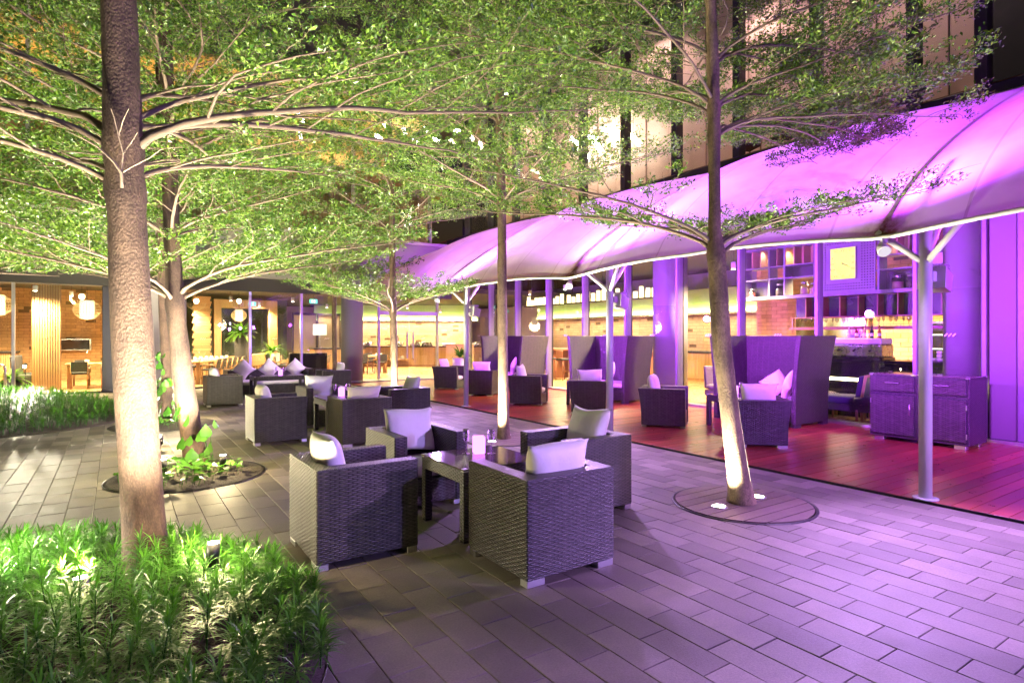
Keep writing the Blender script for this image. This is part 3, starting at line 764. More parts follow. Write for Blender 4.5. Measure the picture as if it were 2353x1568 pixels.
pl = ['wide cream pillow on the deck chair before the cabinet-side booth','standing cream pillow on the sideways deck chair before the cabinet-side booth',
      'cream pillow on the deck chair behind the steel post','standing cream pillow on the sideways deck chair before the middle booth',
      'wide cream pillow on the deck chair before the entrance-end booth','standing cream pillow on the sideways deck chair next to the potted plant']
for i,(x,y,rz,lab) in enumerate(cs):
    q = Matrix.Rotation(rz,2) @ Vector((0,-.19)); pillow(x+q.x,y+q.y,.70,rz,R_(12),pl[i],k=i)

# --- high-back booths
def make_booth(label, loc, rz):
    """faces local +y; wings at +-x; back at -y"""
    t = thing('wicker_booth', label, 'booth seat', loc, rz, 'high-backed wicker booths along the glass')
    W_,D_,H_ = 1.66,1.04,1.59
    fl = lambda z: .10*(max(0,z-.25)/1.34)**2.0
    link('shell', u_shell(W_,D_,.085,[.07,.3,.55,.8,1.0,1.15,1.3,1.42,1.52,H_],fl,'shell',M['wick'],.010), t)
    link('seat_base', bev(MB().box(-W_/2+.084,W_/2-.084,-D_/2+.08,D_/2-.10,.07,.34),'seat_base',M['wick'],.008), t)
    cushion('seat_cushion', W_-.19, D_-.22, .13, M['cushion'], (0,0,.405), t)
    for sx in (-1,1):
        for sy in (-1,1): link('foot', bev(MB().box(sx*(W_/2-.05)-.05,sx*(W_/2-.05)+.05,sy*(D_/2-.09)-.09,sy*(D_/2-.09)+.09,0.0,.071),'foot',M['wick'],.01), t)
    return t
bo = make_booth('high-backed wicker booth between the slim lit trunk and the wicker cabinet', (10.10,6.48,0), Z90)
copy_tree(bo, (10.12,10.80,0), R_(100), 'high-backed wicker booth beside the wide purple column, behind the steel post')
copy_tree(bo, (10.05,14.95,0), R_(100), 'high-backed wicker booth at the entrance end of the deck')
pillow(10.12,6.35,.70,Z90+.3,R_(16),'diamond pillow leaning in the corner of the cabinet-side booth',True,R_(38),0,'diamond pillows in the booths')
pillow(9.90,5.98,.70,Z90-.9,R_(16),'diamond pillow against the near wing of the cabinet-side booth',True,R_(40),1,'diamond pillows in the booths')
pillow(9.82,10.42,.70,Z90-.7,R_(16),'diamond pillow in the middle booth',True,R_(42),2,'diamond pillows in the booths')
pillow(9.80,14.55,.70,Z90-.7,R_(16),'diamond pillow in the entrance-end booth',True,R_(42),0,'diamond pillows in the booths')

# --- wicker cabinet with drawers and doors
t = thing('wicker_cabinet', 'woven sideboard cabinet with two drawers and two doors by the glass', 'cabinet', (9.98,3.86,0), 0)
cw,cd,chh = 1.28,.64,1.02     # along y, along x
link('carcass', bev(MB().box(-cd/2,cd/2,-cw/2,cw/2,.07,chh-.02),'carcass',M['wick'],.008), t)
MB().box(-cd/2-.01,cd/2+.01,-cw/2-.01,cw/2+.01,chh-.0195,chh-.002,.003).build('glass_top', M['tabletop'], t)
for a in (-1,1):
    for b in (-1,1): MB().box(a*(cd/2-.02)-.022,a*(cd/2-.02)+.022,b*(cw/2-.02)-.022,b*(cw/2-.02)+.022,chh-.03,chh,.002).build('corner_clip', M['alu'], t)
for s_ in (-1,1):
    y0,y1 = (.025,cw/2-.03) if s_ > 0 else (-cw/2+.03,-.025)
    MB().box(-cd/2-.006,-cd/2+.02,y0-.012,y1+.012,.74,.985).build('drawer_gap', M['mulld'], t)
    d = link('drawer', bev(MB().box(-cd/2-.026,-cd/2-.0065,y0,y1,.755,.97),'drawer',M['wick'],.005), t)
    yc = (y0+y1)/2; MB().tube([(-cd/2-.03,yc-.09,.885),(-cd/2-.05,yc-.085,.885),(-cd/2-.05,yc+.085,.885),(-cd/2-.03,yc+.09,.885)],.006,6).build('handle', M['alu'], d)
    MB().box(-cd/2-.006,-cd/2+.02,y0-.012,y1+.012,.10,.715).build('door_gap', M['mulld'], t)
    d = link('door', bev(MB().box(-cd/2-.026,-cd/2-.0065,y0,y1,.115,.70),'door',M['wick'],.005), t)
    if s_ > 0: MB().tube([(-cd/2-.03,y0+.05,.42),(-cd/2-.05,y0+.05,.425),(-cd/2-.05,y0+.05,.575),(-cd/2-.03,y0+.05,.58)],.006,6).build('handle', M['alu'], d)
    for z in (.2,.6): MB().box(-cd/2-.030,-cd/2-.01,(y1+.001) if s_ > 0 else (y0-.011),(y1+.011) if s_ > 0 else (y0-.001),z-.035,z+.035).build('hinge', M['alu'], d)
for a in (-1,1):
    for b in (-1,1): MB().box(a*.24-.05,a*.24+.05,b*.52-.07,b*.52+.07,0.012,.071,.004).build('foot', M['alu'], t)

# ================================================================ TREES
def np_mesh(name, V, Fq, mat, tint=None, smooth=False):
    """V (n,3), Fq (m,k) all faces of k corners"""
    me = bpy.data.meshes.new(name); n,m,k = len(V),len(Fq),Fq.shape[1]
    me.vertices.add(n); me.vertices.foreach_set('co', np.ascontiguousarray(V,dtype=np.float32).ravel())
    me.loops.add(m*k); me.loops.foreach_set('vertex_index', np.ascontiguousarray(Fq,dtype=np.int32).ravel())
    me.polygons.add(m); me.polygons.foreach_set('loop_start', np.arange(0,m*k,k,dtype=np.int32))
    try: me.polygons.foreach_set('loop_total', np.full(m,k,dtype=np.int32))
    except Exception: pass
    me.materials.append(mat); me.update(calc_edges=True)
    if smooth: me.polygons.foreach_set('use_smooth', [True]*m)
    if tint is not None:
        a = me.attributes.new('tint','FLOAT','FACE'); a.data.foreach_set('value', np.asarray(tint,dtype=np.float32))
    return me
def leaves_mesh(name, P, D, size, mat, rs, wid=.48, updir=.55):
    """P points, D growth directions -> folded obovate leaves, 2 triangles each"""
    n = len(P); D = D/np.linalg.norm(D,axis=1,keepdims=True)
    up = np.stack([rs.normal(0,.55,n),rs.normal(0,.55,n),np.full(n,updir)],1)
    S = np.cross(D,up); S /= np.linalg.norm(S,axis=1,keepdims=True)+1e-9; U = np.cross(S,D)
    L = (size*rs.uniform(.6,1.25,n))[:,None]; W = L*wid*.5
    a = P; c = P+D*L+U*L*rs.uniform(-.12,.05,(n,1)); l = P+D*L*.62+S*W+U*L*.07; r = P+D*L*.62-S*W+U*L*.07
    V = np.stack([a,r,c,l],1).reshape(-1,3); b = np.arange(n)[:,None]*4
    Fq = np.concatenate([b+np.array([[0,1,2]]), b+np.array([[0,2,3]])],1).reshape(-1,3)
    t = np.repeat(rs.random(n)**1.7,2); return np_mesh(name,V,Fq,mat,t)
class Tubes:
    def __init__(s): s.V=[]; s.F=[]; s.n=0
    def add(s, pts, rs, k):
        p = np.asarray(pts); m = len(p); t = np.gradient(p,axis=0); t /= np.linalg.norm(t,axis=1,keepdims=True)+1e-9
        ref = np.where(np.abs(t[:,2:3])<.9, np.array([[0,0,1.]]), np.array([[1.,0,0]]))
        a = np.cross(ref,t); a /= np.linalg.norm(a,axis=1,keepdims=True)+1e-9; b = np.cross(t,a)
        q = np.arange(k)*2*PI/k
        ring = p[:,None,:]+(a[:,None,:]*np.cos(q)[None,:,None]+b[:,None,:]*np.sin(q)[None,:,None])*np.asarray(rs)[:,None,None]
        s.V.append(ring.reshape(-1,3)); i = np.arange(m-1)[:,None]*k; j = np.arange(k)[None,:]; j2 = (j+1)%k
        s.F.append((np.stack([i+j,i+j2,i+k+j2,i+k+j],2)+s.n).reshape(-1,4)); s.n += m*k
    def mesh(s, name, mat): return np_mesh(name, np.concatenate(s.V), np.concatenate(s.F), mat, None, True)
def path(rs, p0, az, el0, el1, L, n, wob=.10, decay=6.0):
    pts = [np.array(p0)]; a = az
    for i in range(n):
        tt = (i+.5)/n; el = (el0-el1)*math.exp(-tt*decay)+el1; a += rs.normal(0,wob)
        pts.append(pts[-1]+np.array([math.cos(el)*math.cos(a),math.cos(el)*math.sin(a),math.sin(el)+rs.normal(0,.03)])*L/n)
    return np.array(pts)
def tree(label, base, trunk, tiers, leaf, seed, dens=1.0, group='layered trees lit from below', leafmatl='leaf', bark='bark'):
    """trunk: list of (dx,dy,z,r); tiers: (z, n, length, azimuth0, rise[, leafiness])"""
    rs = np.random.RandomState(seed); t = thing('tree', label, 'tree', (base[0],base[1],0), 0, group)
    tz = [q[2] for q in trunk]
    def tp(z): return np.array([np.interp(z,tz,[q[0] for q in trunk]), np.interp(z,tz,[q[1] for q in trunk]), z])
    def trr(z): return float(np.interp(z,tz,[q[3] for q in trunk]))
    zt = tz[-1]; nz = 60; k = 16; V = []
    ph = rs.uniform(0,6.28,4)
    for i in range(nz+1):
        z = -.03+(zt+.03)*(i/nz); p = tp(max(z,0)); r = trr(max(z,0))*(1+.35*math.exp(-max(z,0)/.10))
        for ti in tiers: r *= 1+.16*math.exp(-((z-ti[0])/.07)**2)
        for j in range(k):
            q = 2*PI*j/k; rr = r*(1+.035*math.sin(3*q+z*2+ph[0])+.03*math.sin(2*q-z*3+ph[1])+rs.normal(0,.008))
            V.append((p[0]+rr*math.cos(q),p[1]+rr*math.sin(q),z))
    i = np.arange(nz)[:,None]*k; j = np.arange(k)[None,:]; j2 = (j+1)%k
    Fq = np.stack([i+j,i+j2,i+k+j2,i+k+j],2).reshape(-1,4)
    tm = np_mesh('trunk', np.array(V), Fq, M[bark], None, True); link('trunk', tm, t)
    P_,D_ = [],[]
    for ti in tiers:
        z,n,L,az0,rise = ti[:5]; lf = ti[5] if len(ti) > 5 else 1.0; azs = ti[6] if len(ti) > 6 else None
        for kx in range(n):
            az = (az0+2*PI*kx/n+rs.normal(0,.14)) if azs is None else azs[kx]
            ll = L*rs.uniform(.82,1.12); tb = Tubes(); zz = z+rs.uniform(-.07,.07); p0 = tp(zz)
            main = path(rs,p0,az,R_(48),rise+rs.normal(0,.03),ll,16,.07,7.0)
            r0 = min(trr(zz)*.28, .006+.0065*ll); tb.add(main, np.linspace(r0,.003,17)*np.where(np.arange(17)==0,1.3,1), 7)
            ns = max(5,int(ll*4.2))
            for sidx in range(ns):
                f = .14+.84*(sidx+rs.uniform(.2,.8))/ns; ii = min(15,int(f*16)); p1 = main[ii]+(main[ii+1]-main[ii])*(f*16-ii)
                d = main[min(16,ii+2)]-main[ii]; a1 = math.atan2(d[1],d[0]); sd = 1 if sidx%2 else -1
                l1 = ll*(.50*(1-f)**.8+.15)*rs.uniform(.7,1.2); a2 = a1+sd*rs.uniform(.5,1.0)
                sb = path(rs,p1,a2,R_(28),R_(rs.uniform(2,13)),l1,8,.16,4.0); tb.add(sb, np.linspace(max(.003,r0*(1-f)*.5),.0016,9), 4)
                nt_ = max(3,int(l1*8.5))
                for q in range(nt_):
                    f2 = .12+.88*(q+rs.uniform(0,1))/nt_; jj = min(7,int(f2*8)); p2 = sb[jj]+(sb[jj+1]-sb[jj])*(f2*8-jj)
                    d2 = sb[min(8,jj+1)]-sb[jj]; a3 = math.atan2(d2[1],d2[0])+(1 if q%2 else -1)*rs.uniform(.35,1.1)
                    l2 = rs.uniform(.14,.40)*(1.15-.45*f2); tw = path(rs,p2,a3,R_(rs.uniform(5,50)),R_(rs.uniform(0,22)),l2,3,.3,2.0)
                    tb.add(tw, [.0020,.0016,.0012,.0008], 3)
                    if rs.random() > lf: continue
                    m_ = max(6,int(l2*240*dens*rs.uniform(.6,1.3)))
                    f3 = rs.uniform(.1,1.0,m_)**.8; ci = np.minimum(2,(f3*3).astype(int)); fr_ = (f3*3-ci)[:,None]
                    pp = tw[ci]*(1-fr_)+tw[ci+1]*fr_
                    pp = pp+rs.normal(0,.028,(m_,3)); P_.append(pp)
                    dd = (tw[3]-tw[0])/l2; D_.append(dd[None,:]*.5+rs.normal(0,.6,(m_,3))*np.array([[1,1,.5]])+np.array([[0,0,.25]]))
            link('limb', tb.mesh('limb', M['branch']), t)
    me = leaves_mesh('foliage', np.concatenate(P_), np.concatenate(D_), leaf, M[leafmatl], rs)
    props(link('foliage', me, t), kind='stuff')
    return t, len(me.polygons)
def lat(v, fwd=0.0): return (v*CS+fwd*SN, -v*SN+fwd*CS)     # metres to the right / away, as seen along the court
RT, LT, AW, TO = -YAW, PI-YAW, PI/2-YAW, -PI/2-YAW            # azimuths: right, left, away from, towards the viewpoint
TOT = 0
def tr(pts): return [(*lat(a),z,r) for a,z,r in pts]
def up(trees): pass
T1 = tree('thick pale-barked tree rising from the large shrub bed', (.16,4.48),
     tr([(0,0,.128),(-.07,1.2,.118),(-.12,2.3,.110),(-.15,2.75,.108),(-.18,3.7,.098),(-.25,5.5,.08),(-.3,8,.03)]),
     [(2.52,4,2.5,LT,R_(9),.45,[LT+.25,LT-.5,AW+.5,AW-.35]),(2.78,5,3.1,0,R_(4),.55,[RT+.12,LT+.06,LT-.35,AW+.35,RT+.75]),
      (2.98,4,2.3,0,R_(17),.6,[RT+.5,LT-.15,LT-.75,AW]),(4.1,6,2.7,.3,R_(9)),(5.3,6,2.3,.6,R_(8)),(6.5,6,1.8,.2,R_(8))], .039, 11, .8)
T2 = tree('forked tree with heart-leaved climber growing from the ivy bed', (.80,8.05),
     tr([(0,0,.130),(-.14,.9,.112),(-.25,1.9,.102),(-.30,2.9,.085),(-.33,3.6,.085),(-.36,5,.07),(-.4,8.5,.03)]),
     [(1.98,6,2.9,.2,R_(9),.9),(2.75,5,2.3,.9,R_(7)),(3.55,6,2.9,.5,R_(9)),(4.4,6,2.7,.1,R_(8)),(5.2,6,2.6,.7,R_(8)),(6.0,6,2.2,.3,R_(8)),(7.0,6,1.7,.3,R_(8))], .042, 12, .72)
T3 = tree('slender dark tree standing in the climber-wrapped bed', (.78,12.25),
     tr([(0,0,.10),(-.10,2.4,.085),(-.16,5,.07),(-.2,8.5,.03)]),
     [(2.6,6,2.5,.1,R_(8)),(3.4,6,2.6,.5,R_(8)),(4.2,6,2.6,.5,R_(8)),(5.1,6,2.5,.2,R_(8)),(6.1,6,2.4,.6,R_(8)),(7.2,6,2.0,.2,R_(8)),(8.2,6,1.5,.2,R_(8))], .062, 13, .40)
T3b = tree('leaning dark tree close to the back glass wall', (.70,16.3),
     tr([(0,0,.10),(-.28,1.8,.085),(-.34,4,.07),(-.4,8.5,.03)]),
     [(2.7,6,2.6,.3,R_(8)),(3.6,6,2.6,.5,R_(8)),(4.6,6,2.6,.2,R_(8)),(5.7,6,2.4,.6,R_(8)),(7.0,6,2.2,.2,R_(8)),(8.4,6,1.8,.2,R_(8))], .070, 14, .30)
T4 = tree('slim tree with low umbrella tier behind the second armchair group', (4.90,11.75),
     tr([(0,0,.078),(-.05,2.0,.070),(-.07,3.7,.06),(-.12,6,.05),(-.18,9,.02)]),
     [(2.08,6,2.2,.25,R_(11)),(3.72,6,2.3,.5,R_(12)),(4.5,6,2.4,.1,R_(9)),(5.3,6,2.3,.7,R_(9)),(6.3,6,2.2,.3,R_(9)),(7.4,6,1.9,.3,R_(9)),(8.5,5,1.3,0,R_(9))], .048, 15, .52, bark='barkpale')
T5 = tree('slim tree with clean lit trunk between paving and deck', (4.95,7.62),
     tr([(0,0,.085),(-.02,1.5,.075),(-.03,3.5,.068),(-.08,5.5,.055),(-.14,9,.02)]),
     [(3.58,6,2.5,.15,R_(12)),(4.2,5,2.3,.9,R_(9)),(4.85,6,2.6,.55,R_(9)),(5.6,6,2.5,.1,R_(9)),(6.4,6,2.2,.7,R_(8)),(7.4,6,1.8,.3,R_(9))], .043, 16, .72, bark='barkpale')
T6 = tree('slim leaning tree growing out of the grate with two glowing lights', (4.92,3.43),
     tr([(0,0,.105),(-.10,.7,.092),(-.20,1.5,.088),(-.24,2.3,.080),(-.26,2.6,.058),(-.27,3.8,.055),(-.34,6,.04),(-.36,7.5,.02)]),
     [(2.36,6,2.5,0,R_(9),.7,[LT+.05,RT-.05,LT-.45,AW+.3,RT+.55,AW-.5]),(3.72,7,2.6,0,R_(12),1.0,[RT+.05,LT-.05,LT-.5,AW+.2,RT+.6,AW-.45,LT+.5]),(3.45,4,2.9,0,R_(-1),1.0,[RT+.35,RT+.62,RT+.12,RT+.9]),(4.15,5,2.9,0,R_(7),1.0,[RT+.25,RT+.8,AW-.1,LT-.3,RT-.2]),(4.9,6,3.0,.4,R_(7)),(5.8,6,2.2,.1,R_(9))], .038, 17, .95, bark='barkpale')
T7 = tree('thin tree beside the round purple pillar', (4.90,15.9),
     tr([(0,0,.065),(-.03,2.4,.058),(-.06,5,.045),(-.1,8.5,.02)]),
     [(2.9,6,2.2,.2,R_(9)),(3.8,6,2.3,.6,R_(9)),(4.8,6,2.3,.2,R_(9)),(6.0,6,2.1,.5,R_(9)),(7.4,5,1.6,.5,R_(9))], .068, 18, .3, bark='barkpale')
T9 = tree('tree beyond the wide shrub bed, its crown reaching over the left glass', (-2.7,10.4),
     tr([(0,0,.11),(-.05,2.4,.09),(-.1,5,.07),(-.15,8,.03)]),
     [(2.15,6,2.9,.3,R_(7)),(3.1,6,2.8,.0,R_(8)),(4.2,6,2.7,.5,R_(8)),(5.3,6,2.4,.2,R_(8))], .055, 20, .45)
T8 = tree('tree overhanging the near end of the canopy', (4.9,-.55),
     tr([(0,0,.10),(0,2.4,.09),(.02,5,.06),(0,8,.02)]),
     [(4.2,7,3.2,.1,R_(4))], .045, 19, .4)
def px3(x, y, d): l = (x-CX_)/F_*d; return (l*CS+d*SN, -l*SN+d*CS, CAM_H+(HY_-y)/F_*d)
tw = Tubes()
for pl_ in ([(280,432),(279,398),(262,372),(225,338),(190,318),(150,300)],[(279,398),(300,385),(345,362),(372,342),(420,338)],[(279,398),(283,352),(272,312),(262,270),(255,250)],[(283,352),(300,330),(316,305)],[(272,312),(283,276),(296,250)]):
    q = [np.array(px3(a,b,3.66-.02*i)) - np.array([.16,4.48,0]) for i,(a,b) in enumerate(pl_)]
    tw.add(np.array(q), np.linspace(.011 if pl_[0] == (280,432) else .005,.0018,len(q)), 7)
link('limb', tw.mesh('limb', pbr('young_bark',(.24,.18,.13),.7,var=.15)), T1[0])
for (x,y,s_) in ((277,630,.022),(285,955,.024),(300,1032,.02)):
    c = Vector(px3(x,y,3.725))-Vector((.16,4.48,0)); ax = Vector((-SN,-CS,0))
    MB().lathe([(s_*1.2,-.012),(s_*1.0,.001),(s_*.8,.004),(s_*.55,-.003),(s_*.2,.001),(.001,.002)],14,tuple(c),axis=tuple(ax)).build('branch_scar', M['bark'], T1[0], uv=False)
for q in (T9,T1,T2,T3,T3b,T4,T5,T6,T7,T8): TOT += q[1]
print('leaf triangles', TOT)

# ---------------------------------------------------------------- shrubs with narrow whorled leaves
def shrub_mass(label, cx, cy_, rx, ry, n, hmin, hmax, leaf, seed, per=46, avoid=(), wid=.036, dome=0.0):
    rs = np.random.RandomState(seed); SP,SD,ST = [],[],[]; tb = Tubes(); c = 0
    while c < n:
        a = rs.uniform(0,2*PI); r = math.sqrt(rs.uniform(0,1)); x,y = rx*r*math.cos(a), ry*r*math.sin(a)
        if any(math.hypot(cx+x-p[0],cy_+y-p[1]) < p[2] for p in avoid): continue
        c += 1
        h = rs.uniform(hmin,hmax)*(1.0-.45*max(0,r-.75)/.25)*(1-dome*r*r)
        lean = rs.normal(0,.16,2); top = np.array([x+lean[0]*h,y+lean[1]*h,h+.03]); b0 = np.array([x,y,.0])
        tb.add(np.array([b0,(b0+top)/2+np.array([0,0,.01]),top]), [.004,.0035,.002], 4)
        f = rs.uniform(.35,1.0,per)**.7; P0 = b0*(1-f)[:,None]+top*f[:,None]
        az = rs.uniform(0,2*PI,per); el = np.interp(f,[.35,.8,1.0],[R_(5),R_(25),R_(60)])+rs.normal(0,.25,per)
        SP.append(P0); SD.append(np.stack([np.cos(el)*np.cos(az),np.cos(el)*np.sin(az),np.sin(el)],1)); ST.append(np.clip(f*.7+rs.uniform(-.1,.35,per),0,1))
    P0 = np.concatenate(SP); D = np.concatenate(SD); T_ = np.concatenate(ST); m = len(P0)
    L = (leaf*rs.uniform(.6,1.2,m))[:,None]; W = L*wid
    S = np.cross(D,np.array([[0,0,1.]])); S /= np.linalg.norm(S,axis=1,keepdims=True)+1e-9
    d2 = D+np.array([[0,0,-.55]]); d2 /= np.linalg.norm(d2,axis=1,keepdims=True)
    mid = P0+D*L*.5; tip = mid+d2*L*.5
    V = np.stack([P0-S*W*.4,P0+S*W*.4,mid+S*W,mid-S*W,tip],1).reshape(-1,3); b = np.arange(m)[:,None]*5
    Fq = np.concatenate([b+np.array([[0,1,2]]),b+np.array([[0,2,3]]),b+np.array([[3,2,4]])],1).reshape(-1,3)
    t = thing('shrub_mass', label, 'shrubs', (cx,cy_,.02))
    props(link('leaves', np_mesh('leaves',V,Fq,M['shrubleaf'],np.repeat(T_,3)), t), kind='stuff')
    props(link('stems', tb.mesh('stems', M['shrubleaf']), t), kind='stuff')
    t['kind'] = 'stuff'
    return t
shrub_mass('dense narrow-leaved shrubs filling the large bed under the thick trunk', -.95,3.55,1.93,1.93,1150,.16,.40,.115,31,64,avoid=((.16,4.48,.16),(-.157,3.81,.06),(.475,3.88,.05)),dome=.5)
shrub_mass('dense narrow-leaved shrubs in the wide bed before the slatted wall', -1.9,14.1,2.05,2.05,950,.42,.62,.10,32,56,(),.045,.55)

# heart-leaved ivy, every leaf its own piece
def heart(name, s_):
    pts = [(0,0,0),(.30,-.10,.03),(.50,.18,.07),(.42,.52,.06),(.18,.82,.0),(0,1.05,-.10),(-.18,.82,0),(-.42,.52,.06),(-.50,.18,.07),(-.30,-.10,.03),(0,.45,-.02)]
    mb = MB(); mb.add([(x*s_,y*s_,z*s_) for x,y,z in pts], [(10,i,(i+1)%10) for i in range(10)], 0, True)
    me = mb.mesh(name, M['ivyleaf'], uv=False, fix=False); set_tint(me,[random.random()]*10); return me
HL = [heart('leaf',s_) for s_ in (.055,.065,.075,.085)]
def ivy(label, cx, cy_, r, n, seed, avoid):
    rr = random.Random(seed); t = thing('ivy_plant', label, 'ivy', (cx,cy_,.02)); mb = MB()
    for k in range(n):
        a = rr.uniform(0,2*PI); q = r*math.sqrt(rr.random())
        x,y = q*math.cos(a),q*math.sin(a)
        if math.hypot(x-avoid[0],y-avoid[1]) < .17: continue
        h = rr.uniform(.06,.15); link('leaf', HL[k%4], t, (x,y,h), (rr.uniform(-.5,.5),rr.uniform(-.5,.5),rr.uniform(0,6.28)))
        mb.tube([(x,y,0),(x+rr.uniform(-.02,.02),y+rr.uniform(-.02,.02),h)],.002,4,caps=False)
    props(mb.build('stems', M['ivyleaf'] , t, uv=False), kind='stuff'); return t
ivy('heart-leaved ivy spreading over the small bed at the forked tree', .60,7.52,.62,170,5,(.2,.53))
ivy('heart-leaved ivy round the foot of the climber-wrapped trunk', .62,12.0,.62,110,6,(.16,.25))
def climber(label, x, y, h, n, seed, big, r):
    rr = random.Random(seed); t = thing('climbing_plant', label, 'climber', (x,y,0)); mb = MB(); st = []
    for k in range(26):
        f = k/25; a = f*5.0+TO; st.append((r*1.08*math.cos(a)-.08*f, r*1.08*math.sin(a), f*h))
    mb.tube(st,.007,6); mb.build('stem', M['ivyleaf'], t, uv=False)
    for k in range(n):
        f = rr.random(); i = int(f*25); p = st[i]; a = TO+rr.uniform(-1.6,1.9); o = r+rr.uniform(.02,.12)
        link('leaf', heart('leaf',big*rr.uniform(.7,1.2)) if k < 5 else random.choice(CL), t, (o*math.cos(a),o*math.sin(a),p[2]+.05), (rr.uniform(1.6,2.5),0,a-Z90+rr.uniform(-.5,.5)))
    return t
CL = [heart('leaf',s_) for s_ in (.10,.12,.14)]
for me in HL+CL: pass
climber('big-leaved climber on the forked trunk, lit bright from below', .80,8.05,.62,18,8,.12,.13)
climber('tall big-leaved climber wrapping the slender dark trunk', .78,12.25,1.25,34,9,.15,.11)

# ---------------------------------------------------------------- uplights
def spot(name, parent, loc, target, energy, size, blend=.5, col=(1.0,.91,.66), soft=.04):
    l = bpy.data.lights.new(name,'SPOT'); l.energy = energy; l.spot_size = R_(size); l.spot_blend = blend; l.color = col; l.shadow_soft_size = soft
    o = bpy.data.objects.new(name,l); COL.objects.link(o)
    d = Vector(target)-Vector(loc); o.rotation_euler = d.to_track_quat('-Z','Y').to_euler()
    if parent is not None: o.parent = parent
    o.location = loc; return o
def spike_light(label, x, y, z, target, energy, size=140, spill=4):
    t = thing('spike_light', label, 'garden light', (x,y,0), 0, 'spike lights in the planting')
    d = (Vector(target)-Vector((x,y,z))).normalized(); e = Vector((0,0,z)); q = e-d*.13
    MB().tube([(0,0,-.02),(q.x,q.y,q.z)],.008,6).build('spike', M['blackmetal'], t)
    MB().tube([tuple(q),tuple(e)],.036,14,caps=True).build('housing', M['blackmetal'], t)
    MB().tube([tuple(e+d*.001),tuple(e+d*.006)],.031,14).build('lens', M['lampwhite'], t)
    spot('beam', t, tuple(e+d*.02), tuple(Vector(target)-Vector((x,y,0))), energy, size, 1.0)
    l = bpy.data.lights.new('spill','POINT'); l.energy = spill; l.color = (1.0,.80,.42); l.shadow_soft_size = .03; o = bpy.data.objects.new('spill',l); COL.objects.link(o); o.parent = t; o.location = e+d*.06+Vector((0,0,.05))
    return t
def inground(label, x, y, target, energy, size=110):
    t = thing('inground_light', label, 'ground light', (x,y,.013), 0, 'recessed lights round the trunks')
    MB().lathe([(.075,0),(.075,.006),(.055,.008)],24).build('rim', M['alu'], t, uv=False)
    MB().lathe([(.055,.008),(.03,.0095),(.001,.010)],24).build('lens', M['lampwhite'], t, uv=False)
    spot('beam', t, (0,0,.03), tuple(Vector(target)-Vector((x,y,.013))), energy, size, 1.0); return t
KU = 2.6
spike_light('black spike light among shrubs in front of the thick trunk', -.157,3.81,.32,(-.25,4.0,2.9),330*KU)
spike_light('spike light at the paving side of the thick trunk', .475,3.88,.36,(.55,4.0,2.9),330*KU,140,26)
spike_light('spike light standing in the shrubs on the far side from the armchairs', -1.25,4.75,.80,(-.75,4.5,.10),200*KU,110)
p = ground(375,1055,.22); spike_light('spike light in the ivy bed, on the far side from the armchairs', p[0],p[1],.22,(.30,7.5,2.4),330*KU,140,26)
p = ground(512,1045,.22); spike_light('spike light in the ivy bed, on the armchair side', p[0],p[1],.22,(1.0,7.5,2.4),330*KU,140,26)
p = ground(368,1002,.2); spike_light('spike light at the foot of the climber-wrapped trunk', p[0],p[1],.2,(.7,12.2,2.4),520*KU,140,30)
spike_light('spike light behind the climber-wrapped trunk', 1.1,12.55,.2,(.7,12.2,2.8),420*KU,140,30)
spike_light('spike light at the leaning tree by the back glass', .45,15.9,.2,(.5,16.3,2.4),520*KU)
spike_light('spike light under the tree beyond the wide shrub bed', -2.45,10.15,.25,(-2.3,10.3,2.6),420*KU)
spike_light('spike light in the wide shrub bed', -1.6,15.9,.95,(-1.7,13.4,.2),260*KU,130)
p = ground(1652,1166); inground('glowing recessed light on the shrub side of the leaning trunk', p[0],p[1],(4.72,3.50,2.6),210*KU)
p = ground(1741,1144); inground('glowing recessed light on the deck side of the leaning trunk', p[0],p[1],(4.72,3.50,2.6),210*KU)
p = ground(1130,1016); inground('glowing recessed light by the clean slim trunk', p[0],p[1],(4.92,7.62,3.4),480*KU)
inground('recessed light behind the clean slim trunk', 5.15,7.85,(4.92,7.62,3.4),380*KU)
inground('recessed light before the low-tier slim tree', 4.66,11.5,(4.87,11.75,2.2),430*KU)
inground('recessed light behind the low-tier slim tree', 5.15,11.95,(4.87,11.75,2.6),380*KU)
inground('recessed light at the thin tree by the pillar', 4.7,15.7,(4.88,15.9,3.0),480*KU)

# ---------------------------------------------------------------- purple floodlights of the canopy
PUR = (.43,.055,1.0)
def flood(label, y, aim, energy, z=2.16, size=176):
    t = thing('flood_light', label, 'floodlight', (6.50,y,z), 0, 'floodlights on the canopy posts')
    MB().box(.054,.13,-.05,.05,-.05,.05,.006).build('bracket', M['post'], t)
    h = MB(); h.prism([(.12,-.11),(.27,-.15),(.31,.02),(.14,.10)], -.12,.12,'y'); h.build('housing', M['post'], t)
    for k in range(9): MB().box(.13,.26,-.104+k*.026-.003,-.104+k*.026+.003,.085-.0,.12).build('fin', M['alu'], t)
    d = (Vector(aim)-Vector((6.5,y,z))).normalized()
    ln = MB().add([(.274,-.10,-.138),(.274,.10,-.138),(.309,.10,.008),(.309,-.10,.008)],[(0,1,2,3)]).build('lens', M['purplelamp'], t, uv=False)
    spot('beam', t, (.36,0,-.05), tuple(Vector(aim)-Vector((6.5,y,z))), energy, size, .6, PUR, .08); return t
flood('floodlight on the post in front of the wicker cabinet', 2.52, (10.0,3.6,4.6), 1300)
flood('floodlight on the post behind the sideways deck chairs', 6.92, (10.0,7.2,4.6), 1750)
flood('floodlight on the post nearest the entrance', 11.55, (10.0,12.6,4.6), 1750)
flood('floodlight on the second post beyond the near end of the deck', -6.75, (10.0,-5.0,4.6), 1300)
